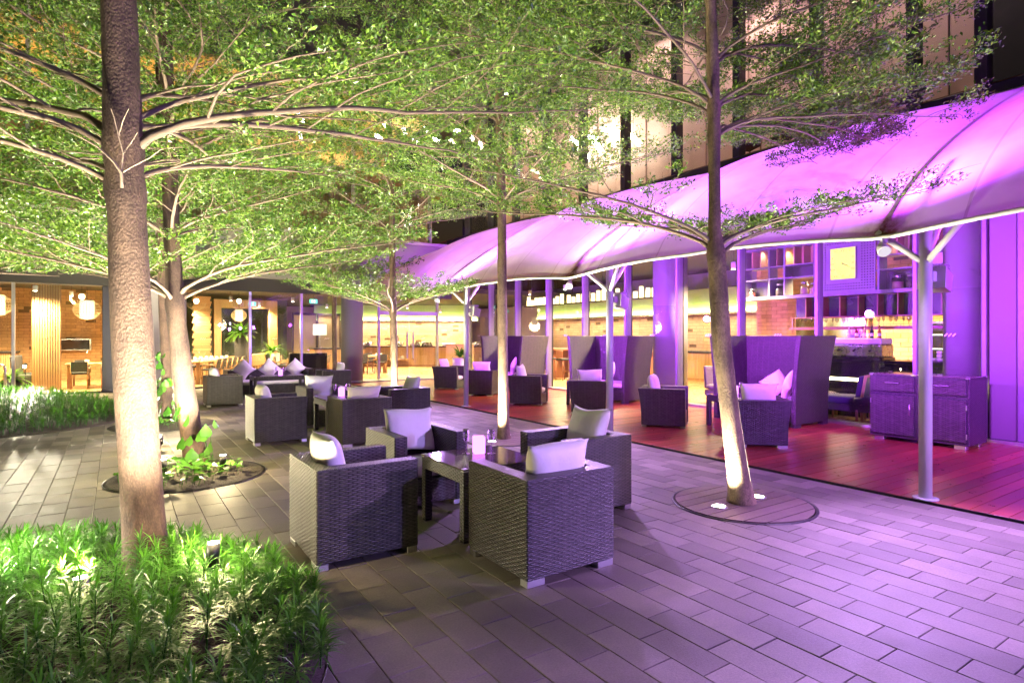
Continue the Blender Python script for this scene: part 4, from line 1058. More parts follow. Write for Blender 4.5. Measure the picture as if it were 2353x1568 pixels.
flood('floodlight on the post beyond the near end of the deck', -2.10, (10.0,-.5,4.6), 1300)
def edge_spot(label, y, aim, energy, size=110, col=(.58,.26,1.0)):
    z = canopy_pt(0,y)[2]-.06; t = thing('edge_spotlight', label, 'spotlight', (6.27,y,z), 0, 'spotlights under the canopy edge')
    d = (Vector(aim)-Vector((6.27,y,z))).normalized()
    MB().tube([(0,0,.08),(0,0,-.02)],.010,6).build('stem', M['post'], t)
    c = Vector((0,0,-.05)); MB().tube([tuple(c-d*.07),tuple(c-d*.02),tuple(c+d*.05)],[.03,.05,.062],16).build('shade', M['post'], t)
    MB().tube([tuple(c+d*.051),tuple(c+d*.054)],.055,16).build('lens', M['spotlens'], t)
    spot('beam', t, tuple(c+d*.08), tuple(Vector(aim)-Vector((6.27,y,z))), energy, size, .8, col, .06); return t
for y,aim,e,lab in ((-6.90,(1.8,2.4,0),1900,'added unseen spotlight under the canopy edge two posts beyond the near end of the deck'),(-2.05,(3.9,.4,0),850,'spotlight under the canopy edge beyond the near end of the deck'),  # first entry is an added, unseen spotlight that fills the near chair faces
                    (2.80,(4.4,.8,0),620,'spotlight under the canopy edge beside the post near the cabinet'),
                    (7.65,(4.2,5.9,0),400,'spotlight under the rust-stained canopy corner beside the middle post'),
                    (12.5,(4.0,10.9,0),400,'spotlight under the canopy edge near the entrance post'),
                    (17.1,(3.6,15.6,0),400,'spotlight under the far tip of the canopy')):
    edge_spot(lab,y,aim,e,col=(.36,.27,1.0) if y < -5 else (.62,.34,1.0))

# ================================================================ INSIDE THE RESTAURANT
def bk(x, y, Y):                    # photograph pixel -> point on the plane at depth Y of the back hall
    q = (x-CX_)/F_; a,b = q*CS+SN,-q*SN+CS; t_ = Y/b; return (t_*a, CAM_H+(HY_-y)/F_*t_)
def rtp(x, y, X):                   # the same on a plane X of the bar side
    q = (x-CX_)/F_; a,b = q*CS+SN,-q*SN+CS; t_ = X/a; return (t_*b, CAM_H+(HY_-y)/F_*t_)
WARM = (1.0,.72,.36)
def downlight(label, x, y, z, energy, size=140, col=WARM, drop=.25):
    t = thing('pendant_spot', label, 'pendant lamp', (x,y,z), 0, 'cylinder pendant lamps inside')
    MB().lathe([(.055,0),(.06,.16),(.03,.17)],16).build('shade', M['white'], t, uv=False)
    MB().tube([(0,0,.17),(0,0,.17+drop)],.006,5).build('rod', M['blackmetal'], t)
    MB().lathe([(.048,-.004),(.001,-.005)],16).build('bulb', M['lampwhite'], t, uv=False)
    spot('beam', t, (0,0,-.03), (0,0,-3), energy, size, .7, col, .12); return t
dl = [(-1.9,21.2),(-3.4,21.6),(-4.6,24.4),(-3.2,22.6),(-1.2,23.4),(1.5,22.4),(3.4,23.2),(5.4,22.6),(2.2,26.4),(5.0,26.6),(8.6,22.6),(7.8,26.5),(11.0,25.0),(14.2,28.0),(11.8,29.3)]
for i,(x,y) in enumerate(dl):
    downlight('white cylinder lamp hanging in the back dining hall', x,y,2.85,1050,150,WARM,.28)
for i,(x,y) in enumerate([(13.7,5.3),(13.7,7.3),(12.0,8.6),(12.0,10.9),(12.2,13.0),(12.6,15.6),(13.0,18.2)]):
    downlight('white cylinder lamp hanging behind the deck-side glass', x,y,3.15,1050,150,WARM,.75)

def brick_wall(label, x, y, ang, L, z0, z1, bl=.26, bh=.085, seed=1, limit=300, mat='brick'):
    """wall along local +x, face at local -y"""
    rr = random.Random(seed); t = thing('brick_wall', label, 'wall', (x,y,0), ang)
    MB().box(0,L,.03,.22,z0,z1).build('core', M['mortar'], t)
    bs = []; r = 0; z = z0+.002
    while z+bh <= z1+.01:
        xx = -(r%2)*bl/2
        while xx < L:
            a,b = max(0,xx),min(L,xx+bl-.010)
            if b-a > .04 and rr.random() > .045:
                p = rr.uniform(-.012,.016); bs.append(((a+b)/2, .03-.004+p/2, z+bh/2, b-a, .05+p, bh-.008))
            xx += bl
        z += bh; r += 1
    rr.shuffle(bs); pieces(t, 'brick', bs, M[mat], limit); return t
brick_wall('brick wall with an oven opening behind the slatted panel', -6.2,27.2,0,8.4,0,3.3,.30,.11,2)
brick_wall('brick kitchen wall beyond the glass entrance', 9.2,33.8,R_(-34),8.6,1.0,3.3,.32,.12,3)
brick_wall('brick wall behind the bar shelves', 15.6,10.4,R_(-90),9.5,0,4.0,.32,.11,4)
brick_wall('brick kitchen wall behind the long chandelier', 18.6,24.5,R_(-90),14.0,.9,3.4,.34,.12,5)
hw = thing('hall_wall', 'plain warm wall at the end of the back hall', 'wall', (0,0,0))
MB().box(-9,30,35.6,35.8,0,3.3).build('panel', M['concwhite'], hw); MB().box(-9,-8.8,20.6,35.6,0,3.3).build('panel', M['woodL'], hw)
hw2 = thing('hall_wall', 'plain wall behind the kitchen on the deck side', 'wall', (0,0,0))
MB().box(19.2,19.4,-2,35,0,4.05).build('panel', M['concwhite'], hw2); MB().box(11,19.2,1.0,1.2,0,4.05).build('panel', M['pillar'], hw2)

# --- bar: hanging shelf unit with clock
SX = 12.62
sh = thing('bar_shelf_unit', 'hanging bar shelf unit with cubbies above the black counter', 'shelf', (0,0,0))
sy0,sy1 = 4.42,8.78
for z,th,m in ((2.47,.07,'mull'),(2.90,.03,'mull'),(3.18,.03,'mull'),(3.62,.06,'mull')):
    MB().box(SX-.0,SX+.34,sy0,sy1,z-th/2,z+th/2).build('shelf_board', M[m], sh)
for y in (4.42,5.05,5.72,7.02,7.72,8.10,8.78): MB().box(SX+.004,SX+.33,y-.02,y+.02,2.505,3.59).build('upright', M['mull'], sh)
for y in np.arange(4.55,8.75,.21):
    MB().box(SX+.02,SX+.30,float(y)-.012,float(y)+.012,3.196,3.588).build('divider', M['woodL'], sh)
for (a,b,z0,z1,m) in ((4.45,5.02,2.92,3.16,'white'),(5.08,5.7,2.52,2.88,'mulld'),(7.05,7.7,2.92,3.16,'mulld'),(7.75,8.75,2.52,2.88,'mulld'),(5.75,7.0,2.52,2.60,'mull')):
    MB().box(SX+.30,SX+.33,a,b,z0,z1).build('back_panel', M[m], sh)
MB().box(SX+.30,SX+.325,4.45,8.75,3.2,3.585).build('back_panel', M['woodL'], sh)
for y in (4.8,5.6,6.9,7.6,8.3):
    spot('cove_light', sh, (SX+.1,y,3.55), (SX+.25,y,2.6), 16, 120, .6, (1.0,.80,.62), .05)
MB().box(SX-.03,SX-.006,5.76,6.98,2.52,3.75).build('perforated_panel', M['mull'], sh)
hl = MB()
for a in range(22):
    for b in range(22):
        y = 5.80+a*.0535; z = 2.56+b*.0535
        if 6.02 < y < 6.72 and 2.68 < z < 3.50: continue
        hl.box(SX-.0335,SX-.0305,y-.011,y+.011,z-.011,z+.011)
props(hl.build('holes', M['black'], sh), kind='stuff')
# lower glass rack
MB().box(SX+.02,SX+.36,4.6,7.6,1.72,1.78).build('shelf_board', M['woodR'], sh)
for y in np.arange(4.65,7.6,.37): MB().box(SX+.05,SX+.33,float(y)-.012,float(y)+.012,2.0,2.43).build('upright', M['woodR'], sh)
MB().box(SX+.30,SX+.34,4.6,7.6,2.0,2.43).build('back_panel', M['mulld'], sh)
MB().box(SX+.02,SX+.36,4.6,7.6,1.975,1.999).build('shelf_board', M['woodR'], sh)
for y in (4.62,7.58): MB().box(SX+.1,SX+.16,y-.02,y+.02,1.78,1.975).build('hanger', M['woodR'], sh)
# clock
ck = thing('wall_clock', 'square yellow-lit clock with Roman numerals on the perforated panel', 'clock', (SX-.03,6.37,3.09))
MB().box(-.055,0,-.262,.262,-.332,.332,.006).build('case', M['mull'], ck)
MB().box(-.058,-.0555,-.25,.25,-.32,.32).build('face', emit('clock_face_light',(1.0,.72,.16),1.15), ck)
clk = pbr('clock_ink',(.10,.05,.02),.6,var=.05,bump=0)
def text_mesh(s_, size, mat, name='numeral'):
    cu = bpy.data.curves.new('txt','FONT'); cu.body = s_; cu.size = size; cu.align_x = 'CENTER'; cu.align_y = 'CENTER'; cu.extrude = .0008
    o = bpy.data.objects.new('txt',cu); COL.objects.link(o); dg = bpy.context.evaluated_depsgraph_get()
    me = bpy.data.meshes.new_from_object(o.evaluated_get(dg)); bpy.data.objects.remove(o); me.name = name; me.materials.clear(); me.materials.append(mat); return me
# seen from -x: right-hand side is -y
for s_,ay,az in (('XI',.145,.26),('XII',0,.265),('I',-.145,.26),('II',-.205,.12),('III',-.205,0),('IIII',-.205,-.12),('V',-.145,-.26),('VI',0,-.265),('VII',.145,-.26),('VIII',.20,-.12),('IX',.205,0),('X',.205,.12)):
    link('numeral', text_mesh(s_,.075,clk), ck, (-.0595,ay,az), (PI/2,0,-PI/2))
MB().tube([(-.062,.02,.01),(-.062,-.11,-.05)],.006,5).build('hand', clk, ck); MB().tube([(-.064,.03,.005),(-.064,-.16,-.10)],.0035,5).build('hand', clk, ck); MB().lathe([(.016,0),(.001,.006)],12,(-.060,0,0),axis=(-1,0,0)).build('hub', clk, ck, uv=False)
# jars on the shelf
def jar(label, y, h, r, fillm, z=2.506, x=SX+.13):
    t = thing('glass_jar', label, 'jar', (x,y,z), 0, 'glass jars on the bar shelf')
    MB().lathe([(r*.95,0),(r,.02),(r,h*.72),(r*.7,h*.82)],18).build('body', M['wineglass'], t, uv=False)
    MB().lathe([(r*.9,.004),(r*.93,.02),(r*.93,h*.5),(.001,h*.55)],14).build('contents', fillm, t, uv=False)
    MB().lathe([(r*.74,h*.82),(r*.78,h*.84),(r*.78,h*.97),(.001,h)],18).build('lid', M['steel'], t, uv=False)
f1 = pbr('pasta_fill',(.62,.42,.30),.7,var=.4,scale=40); f2 = pbr('bean_fill',(.35,.06,.04),.6,var=.5,scale=40); f3 = pbr('dark_fill',(.06,.05,.05),.6,var=.6,scale=30)
for lab,y,h,r,f in (('small jar with red contents at the far end of the bar shelf',8.62,.22,.085,f2),('two-tone jar in the dark cubby of the bar shelf',7.90,.30,.10,f3),('tall pale jar in the middle cubby of the bar shelf',7.32,.30,.085,f1),
                    ('jar standing just beyond the clock panel',6.99+.12,.26,.08,f1),('squat pale jar on the clock side of the bar shelf',5.42,.28,.11,f1),('jar half hidden behind the squat pale jar',5.18,.28,.09,f3),('big jar with red beans on the bar shelf',4.78,.36,.13,f2)):
    jar(lab,y,h,r,f)
for i in range(22):
    y = 5.0+i*.115; 
    props(link('wine_glass', GW['wine'] if i%3 else GW['flute'], None, (SX+.15+.05*(i%2),y,1.781)), 'clear glass in the row on the rack under the bar shelf', 'glass', 'glasses in the bar rack')
# counter
ct = thing('bar_counter', 'long black bar counter with lit edge behind the lounge chairs', 'counter', (0,0,0))
MB().box(12.05,12.75,2.9,8.0,0.0,1.06).build('front', M['black'], ct); MB().box(11.95,12.85,2.85,8.05,1.06,1.12,.008).build('top', M['black'], ct)
MB().box(12.035,12.048,2.95,7.6,.70,.76).build('light_strip', M['lampwarm'], ct)
t = thing('coffee_machine', 'wide pale coffee machine on the black bar counter', 'coffee machine', (12.45,5.95,1.121))
MB().box(-.25,.25,-.48,.48,.05,.30,.02).build('body', M['steel'], t); MB().box(-.27,.27,-.50,.50,.0,.05).build('tray', M['black'], t); MB().box(-.22,.25,-.46,.46,.30,.42,.02).build('cup_rail', M['white'], t)
for y in (-.3,0,.3): MB().tube([(-.26,y,.2),(-.34,y,.17)],.02,8).build('group_head', M['blackmetal'], t)
for i,(y,c) in enumerate(((5.62,(.5,.2,.04)),(5.76,(.02,.02,.03)),(5.90,(.7,.5,.2)),(6.05,(.25,.04,.03)),(6.2,(.6,.55,.4)))):
    t = thing('bottle', ['amber bottle standing on the coffee machine','dark bottle standing on the coffee machine','golden bottle standing on the coffee machine','red bottle standing on the coffee machine','pale bottle standing on the coffee machine'][i],'bottle',(12.45,y,1.541),0,'bottles on the coffee machine')
    MB().lathe([(.032,0),(.034,.01),(.034,.14),(.012,.18),(.012,.225)],14).build('body', pbr('bottle_glass_%d'%i,c,.1,var=.05,bump=0,spec=.8), t, uv=False); MB().lathe([(.0345,.04),(.0345,.10)],14).build('paper_label', M['white'], t, uv=False); MB().lathe([(.014,.225),(.014,.25),(.001,.252)],10).build('cap', M['black'], t, uv=False)
cupm = MB().lathe([(.025,0),(.04,.01),(.045,.06),(.042,.06),(.036,.012),(.001,.01)],14).mesh('cup', M['white'], uv=False)
for i in range(14): props(link('cup', cupm, None, (12.35+.1*(i%2),4.25+.105*(i//2),1.121+.0)), 'white coffee cup in the rows on the black counter', 'cup', 'white cups on the bar counter')
for i in range(8): props(link('cup', cupm, None, (12.40,4.27+.105*(i%4),1.185+.065*(i//4))), 'white coffee cup stacked on top of other cups on the counter', 'cup', 'white cups on the bar counter')
t = thing('table_lamp', 'table lamp with big glowing white shade at the end of the bar', 'lamp', (12.3,3.85,1.121))
MB().lathe([(.09,0),(.10,.02),(.03,.05),(.05,.16),(.02,.26),(.015,.34)],18).build('base', pbr('red_lamp_base',(.35,.02,.02),.3,var=.05,bump=0), t, uv=False); MB().lathe([(.25,.32),(.21,.66)],28).build('shade', M['lampshade'], t, uv=False)
mir = thing('framed_mirror', 'horizontal mirror behind the bar between brick bands', 'mirror', (15.4,8.15,2.0))
MB().box(-.02,.03,-.95,.95,-.5,.5).build('frame', M['woodL'], mir); MB().box(-.03,-.021,-.9,.9,-.45,.45).build('glass', pbr('mirror',(.75,.75,.7),.05,1.0,var=.05,bump=0,rvar=.02), mir)
fg = thing('glass_fridge', 'steel glass-door fridge behind the bar', 'fridge', (14.6,5.35,0))
MB().box(0,.6,-.35,.35,0,1.9,.01).build('body', M['steel'], fg); MB().box(-.012,-.002,-.3,.3,.1,1.85).build('door', M['black'], fg)
for z in (.5,.9,1.3,1.6): MB().box(-.02,-.013,-.29,.29,z,z+.02).build('shelf_edge', M['lampshade'], fg)

# --- lounge seats behind the glass
stripe,t_,b_ = nodes('striped_upholstery'); tc = N(t_,'ShaderNodeTexCoord'); sp_ = N(t_,'ShaderNodeSeparateXYZ'); t_.links.new(tc.outputs['Object'],sp_.inputs[0])
st_ = mth(t_,'GREATER_THAN', mth(t_,'FRACT', mth(t_,'MULTIPLY', sp_.outputs[0], 14.0)), .5); t_.links.new(mixc(t_,st_,(.55,.48,.38),(.10,.05,.06)), b_.inputs['Base Color']); b_.inputs['Roughness'].default_value=.85
M['indigo'] = pbr('indigo_upholstery',(.05,.035,.11),.7,var=.1,scale=40,bump=.08); M['woodP'] = pbr('pale_chair_wood',(.50,.27,.18),.45,var=.15,scale=6,bump=.05)
def lounge(label, x, y, rz, w_, fab, frame=True, h=.85):
    t = thing('lounge_chair', label, 'lounge chair', (x,y,0), rz, 'lounge seats behind the glass')
    cushion('seat', w_, .62, .16, fab, (0,.04,.40), t); MB().box(-w_/2+.02,w_/2-.02,-.30,.33,.20,.33,.01).build('seat_frame', M['charcoal'] if frame else fab, t)
    mb = MB(); mb.prism([(-.34,.36),(-.22,.36),(-.30,h),(-.40,h)],-w_/2+.03,w_/2-.03,'x'); link('back', bev(mb,'back',fab,.02), t)
    for sx in (-1,1):
        x_ = sx*(w_/2-.02)
        if frame: MB().tube([(x_,-.36,0),(x_,-.34,.36),(x_,-.42,h+.02)],.026,6).build('leg', M['woodP'], t)
        else: MB().tube([(x_*.9,-.26,0),(x_*.9,-.26,.22)],.02,6).build('leg', M['woodP'], t)
        MB().tube([(x_*.96,.28,0),(x_*.96,.28,.24)],.024,6).build('leg', M['woodP'], t)
    if frame: MB().tube([(-w_/2+.02,-.425,h),(w_/2-.02,-.425,h)],.026,6).build('top_rail', M['woodP'], t)
    return t
lounge('lounge chair with pink-lit wood frame beside the booth, behind the glass',11.45,5.78,R_(12),.62,M['indigo'])
lounge('second wood-framed lounge chair behind the glass, half hidden by the cabinet',11.52,5.22,R_(12),.62,M['indigo'])
lounge('striped lounge sofa facing out in front of the black counter',11.62,6.55,R_(175),.95,stripe,False,.88)
lounge('taupe two-seat sofa behind the glass beside the slim lit trunk',11.85,8.45,R_(150),1.25,M['greyfab'],False,.88)
lounge('taupe lounge chair behind the glass beside the thin purple post',11.75,12.9,R_(-30),.65,M['greyfab'],True,.9)

# --- communal high table and stools, chandelier
t = thing('high_table', 'long red-brown high counter table under the chandelier', 'table', (14.1,16.5,0))
MB().box(-.4,.4,-4.0,4.0,1.05,1.12,.008).build('top', M['woodR'], t)
for y in (-3.7,-1.2,1.2,3.7): MB().box(-.32,.32,y-.06,y+.06,0,1.05).build('leg', M['woodR'], t)
def stool(label, x, y, rz):
    t = thing('bar_stool', label, 'stool', (x,y,0), rz, 'stools along the high table')
    for a in (-1,1):
        for b in (-1,1): MB().tube([(a*.2,b*.2,0),(a*.17,b*.17,.72)],.018,6).build('leg', M['woodR'], t)
    MB().box(-.21,.21,-.21,.21,.72,.79,.02).build('seat', M['charcoal'], t); MB().box(-.20,.20,-.21,-.18,.80,1.08,.01).build('back', M['woodR'], t)
    MB().tube([(-.19,.19,.3),(.19,.19,.3)],.012,6).build('footrest', M['woodR'], t)
for i,y in enumerate((13.0,13.9,14.8,15.7,16.6,17.5)): stool('wooden bar stool pushed against the long high table', 13.35, y, -Z90)
def chandelier(label, x, y, n, L):
    t = thing('chandelier', label, 'chandelier', (x,y,2.78), 0, 'candle chandeliers over the high table'); rr = random.Random(int(y*10))
    MB().box(-.14,.14,-L/2,L/2,0,.035).build('tray', M['blackmetal'], t)
    for a in (-L*.35,L*.35): MB().tube([(0,a,.03),(0,a,1.27)],.008,5).build('rod', M['blackmetal'], t)
    for k in range(n):
        yy = -L/2+.06+(L-.12)*k/(n-1); h = rr.choice((.22,.30,.38)); MB().lathe([(.07,.036),(.07,.036+h)],12,((-.06 if k%2 else .06),yy,0)).build('candle_glass', M['lampsoft'], t, uv=False)
    l = bpy.data.lights.new('glow','AREA'); l.shape='RECTANGLE'; l.size=.3; l.size_y=L; l.energy=150; l.color=WARM; o=bpy.data.objects.new('glow',l); COL.objects.link(o); o.parent=t; o.location=(0,0,-.03)
for lab,y in (('candle chandelier section next to the wide purple column',13.6),('middle section of the candle chandelier row',16.2),('candle chandelier section towards the entrance',18.8)): chandelier(lab,14.1,y,17,2.3)
# kitchen hood with green cove light
def hood(label, x, y, ang, L):
    t = thing('kitchen_hood', label, 'hood', (x,y,0), ang)
    MB().box(0,L,0,.8,2.45,3.28).build('bulkhead', M['green'], t); MB().box(-.02,L+.02,-.06,.82,2.38,2.45).build('rim', M['steel'], t)
    MB().box(.02,L-.02,-.05,-.03,2.452,2.48).build('cove_strip', emit('cove_%s'%name_id(),(.95,1.0,.42),6.0), t)
    l = bpy.data.lights.new('cove','AREA'); l.shape='RECTANGLE'; l.size=L; l.size_y=.1; l.energy=90; l.color=(.92,1.0,.45); o=bpy.data.objects.new('cove',l); COL.objects.link(o); o.parent=t; o.location=(L/2,-.12,2.5); o.rotation_euler=(R_(115),0,0)
    l = bpy.data.lights.new('under','AREA'); l.shape='RECTANGLE'; l.size=L; l.size_y=.4; l.energy=240; l.color=(1.0,.86,.6); o=bpy.data.objects.new('under',l); COL.objects.link(o); o.parent=t; o.location=(L/2,.4,2.36)
_id = [0]
def name_id(): _id[0] += 1; return _id[0]
hood('green-lit hood bulkhead over the entrance kitchen counter', 9.0,33.0,R_(-34),9.0)
hood('green-lit hood bulkhead behind the chandelier row', 17.6,24.0,R_(-90),13.0)
def counter(label, x, y, ang, L, h=1.08, slat='woodL'):
    t = thing('serving_counter', label, 'counter', (x,y,0), ang)
    MB().box(0,L,.03,.7,.0,h-.06).build('body', M['woodM'], t); MB().box(-.04,L+.04,-.06,.74,h-.06,h,.008).build('top', M['mulld'], t)
    bs = [(.03+.06*k,.012,.55,.035,.036,.9) for k in range(int((L-.04)/.06))]; pieces(t,'slat',bs,M[slat]); return t
counter('slatted timber kitchen counter beyond the glass entrance', 8.6,31.2,R_(-34),9.4)
counter('kitchen counter behind the high table', 16.9,23.0,R_(-90),12,1.05)
counter('low slatted counter at the end of the left dining hall', -6.0,25.6,0,3.2)
counter('slatted serving counter near the screen doors', *((bk(722,790,25.5)[0]),25.5), 0, 2.2)
platem = MB().lathe([(.06,0),(.13,.012),(.13,.017),(.05,.006)],20).mesh('plate', M['white'], uv=False)
cd = Vector((math.cos(R_(-34)),math.sin(R_(-34))))
for k in range(4):
    t = thing('plate_stack', 'stack of white plates in the counter niche', 'plates', (8.6+cd.x*(3.0+.5*k)-.35*cd.y*0-.14, 31.2+cd.y*(3.0+.5*k)-.30, .40), 0, 'plate stacks at the counter')
    for j in range(9): link('plate', platem, t, (0,0,j*.018))
    MB().box(-.25,.25,-.15,.25,-.03,-.002).build('niche_shelf', M['woodL'], t)
rr = random.Random(5)
for k in range(26):
    f = .3+8.6*rr.random(); x,y = 8.6+cd.x*f+.30*.56, 31.2+cd.y*f+.30*.83
    if k%3 == 0:
        t = thing('cooking_pot', 'steel pot on the entrance kitchen counter', 'pot', (x,y,1.081), 0, 'pots on the kitchen counter'); MB().lathe([(.14,0),(.15,.02),(.15,.2),(.14,.2),(.13,.03),(.001,.02)],16).build('body', M['steel'], t, uv=False); MB().tube([(.15,0,.16),(.3,0,.18)],.012,6).build('handle', M['blackmetal'], t)
    else: props(link('bowl', cupm, None, (x,y,1.081), None, (2.4,2.4,2.2)), 'white bowl on the entrance kitchen counter', 'bowl', 'bowls on the kitchen counter')
t = thing('heat_lamp_shelf', 'yellow-lit pass shelf over the kitchen counter', 'shelf', (8.6+cd.x*4.2,31.2+cd.y*4.2,1.081), R_(-34))
MB().box(0,2.2,.1,.4,.55,.72,.01).build('shelf', emit('pass_glow',(1.0,.72,.22),1.4), t)
for x in (.05,2.15): MB().box(x-.03,x+.03,.2,.26,0,.55).build('post', M['steel'], t)

# --- dining tables, chairs, crockery
def make_chair(label):
    t = thing('dining_chair', label, 'chair', (0,0,0), 0, 'dining chairs inside')
    for a in (-1,1):
        MB().tube([(a*.20,.20,0),(a*.20,.19,.44)],.018,6).build('leg', M['woodM'], t); MB().tube([(a*.20,-.22,0),(a*.20,-.20,.44),(a*.20,-.27,.80)],.018,6).build('leg', M['woodM'], t)
        MB().tube([(a*.22,-.22,.62),(a*.23,.16,.62),(a*.22,.19,.44)],.015,6).build('armrest', M['woodM'], t)
    MB().box(-.22,.22,-.21,.22,.44,.50,.015).build('seat', M['charcoal'], t); mb = MB(); mb.prism([(-.24,.52),(-.20,.52),(-.25,.82),(-.29,.82)],-.20,.20,'x'); mb.build('back', M['charcoal'], t); return t
proto = make_chair('wooden dining chair with dark pad beside the entrance table'); used = [False]
def dchair(x, y, rz, label):
    if not used[0]: used[0] = True; proto.location = (x,y,0); proto.rotation_euler = (0,0,rz); proto['label'] = label
    else: copy_tree(proto,(x,y,0),rz,label)
def dtable(label, x, y, rz, L, W_, n, cl, h=.75):
    t = thing('dining_table', label, 'table', (x,y,0), rz, 'dining tables inside')
    MB().box(-L/2,L/2,-W_/2,W_/2,h-.05,h,.006).build('top', M['woodL'], t)
    for a in (-1,1):
        for b in (-1,1): MB().box(a*(L/2-.1)-.045,a*(L/2-.1)+.045,b*(W_/2-.1)-.045,b*(W_/2-.1)+.045,0,h-.05).build('leg', M['woodM'], t)
    co,si = math.cos(rz),math.sin(rz)
    for k in range(n):
        u = -L/2+L*(k+.5)/n
        for s_ in (-1,1):
            px,py = x+u*co-s_*W_*.30*si, y+u*si+s_*W_*.30*co
            props(link('plate',platem,None,(px,py,h+.001)),'white plate laid on '+cl,'plate','plates laid on the dining tables'); props(link('cup',cupm,None,(px+.16*co,py+.16*si,h+.001),None,(1.2,1.2,1.5)),'white cup set on '+cl,'cup','cups set on the dining tables')
            cx_,cy2 = x+u*co-s_*(W_/2+.22)*(-1)*(-si)*-1, y+u*si+s_*(W_/2+.22)*co
            cx_ = x+u*co-s_*(W_/2+.22)*si
            dchair(cx_,cy2,rz+(PI if s_ > 0 else 0),'wooden dining chair drawn up to '+cl)
dtable('long oak dining table set with cups in the left hall', 2.6,23.6,R_(66),3.6,.9,6,'the long left-hall table')
dtable('oak dining table in front of the screen doors', 6.1,23.8,R_(70),2.6,.9,4,'the table before the screen doors')
dtable('oak dining table near the glass entrance doors', 8.9,24.6,R_(0),1.7,.8,2,'the table near the entrance doors')
dtable('oak dining table under the woven globe lantern', -.55,22.6,R_(0),1.5,.85,2,'the table under the globe lantern')
dtable('oak dining table at the far left kitchen counter', -4.1,22.9,R_(0),1.8,.85,2,'the table by the left kitchen')
def banquette(label,x,y,rz,L):
    t = thing('banquette', label, 'sofa', (x,y,0), rz, 'dark banquettes inside'); MB().box(-L/2,L/2,-.35,.35,.12,.46,.03).build('seat', M['charcoal'], t); mb=MB(); mb.prism([(-.45,.12),(-.33,.12),(-.38,1.0),(-.52,1.0)],-L/2,L/2,'x'); link('back',bev(mb,'back',M['charcoal'],.03),t); MB().box(-L/2+.05,L/2-.05,-.3,.3,0,.12).build('plinth', M['mulld'], t)
banquette('dark banquette backing onto the slatted panel',-2.05,22.9,-Z90,1.5); banquette('dark rounded seat beside the dark pier',.05,22.3,Z90,.9)
banquette('black high-sided seat behind the sofa-end armchair',5.55,21.5,0,1.3)
# slatted panel, window frame, screens
t = thing('slatted_panel', 'tall panel of vertical timber slats in the left hall', 'panel', (bk(74,800,21.75)[0],21.75,0), R_(0))
pieces(t,'slat',[(.06*k+.02,0,1.6,.038,.06,3.2) for k in range(11)],M['woodL']); MB().box(-.02,.66,.04,.08,0,3.25).build('backing', M['woodM'], t)
x0,z1 = bk(490,680,27.0); x1,_ = bk(635,680,27.0)
t = thing('timber_window_frame', 'wide timber-framed window at the end of the left hall', 'window', (x0,27.0,0))
W_ = x1-x0
for a,b,c,d in ((0,.28,0,3.1),(W_-.32,W_,0,3.1),(.28,W_-.32,2.75,3.1),(.28,W_-.32,0,.75)): MB().box(a,b,-.2,.2,c,d,.01).build('frame', M['woodL'], t)
MB().box(.29,W_-.33,.0,.012,.76,2.74).build('pane', M['glass'], t); MB().box(W_*.55,W_*.55+.08,-.05,.05,.76,2.74).build('mullion', M['mulld'], t)
dk = thing('night_wall','dark green wall seen through the timber-framed window','wall',(x0-1,29.5,0)); MB().box(0,W_+2,0,.2,0,3.3).build('panel', pbr('dark_green',(.05,.08,.05),.6,var=.2), dk)
t = thing('brick_pier','rough brick pier beside the timber-framed window','pier',(x0-.75,26.9,0)); pieces(t,'brick',[(.32+.03*((k*7)%3-1),0,.05+.10*k,.62,.3,.09) for k in range(32)],M['brick'])
xs,_ = bk(672,700,26.5)
for i in range(3):
    t = thing('screen_door','woven beige screen door panel at the end of the hall','door',(xs+i*1.05,26.5,0),0,'woven screen doors')
    MB().box(.04,.98,-.02,.02,.05,2.5).build('woven_panel', pbr('woven_screen_%d'%i,(.42,.36,.22),.8,var=.3,scale=60,bump=.3), t)
    for a,b,c,d in ((0,.04,0,2.6),(.98,1.02,0,2.6),(.04,.98,2.5,2.6),(.04,.98,0,.05)): MB().box(a,b,-.04,.04,c,d).build('frame', M['mulld'], t)
for x,y,Y,lab in ((579,698,26.0,'green exit sign in the timber-framed window'),(720,692,24.2,'green exit sign over the screen doors')):
    a,z = bk(x,y,Y); t = thing('exit_sign',lab,'sign',(a,Y,z)); MB().box(-.14,.14,-.03,.03,-.075,.075,.005).build('box', M['exit'], t)
    for u in (-.06,.03): MB().box(u-.018,u+.018,-.034,-.0305,-.05,.05).build('figure', M['lampshade'], t)
    MB().tube([(0,0,.075),(0,0,3.3-z)],.006,5).build('rod', M['blackmetal'], t)
t = thing('wood_partition','low timber bench partition with slatted side beside the sofa','partition',(3.75,21.6,0),R_(66))
MB().box(0,2.2,-.06,.06,.55,.95,.01).build('rail', M['woodL'], t)
for k in range(6): MB().box(.1+k*.38,.2+k*.38,-.05,.05,0,.55).build('post', M['woodL'], t)
t = thing('floor_lamp','floor lamp with rectangular cream shade at the serving counter','lamp',(bk(737,770,25.7)[0],25.85,1.081)); MB().tube([(0,0,0),(0,0,.55)],.015,8).build('stem', M['steel'], t); MB().box(-.26,.26,-.12,.12,.55,1.02).build('shade', emit('cream_shade',(1.0,.86,.55),1.1), t)
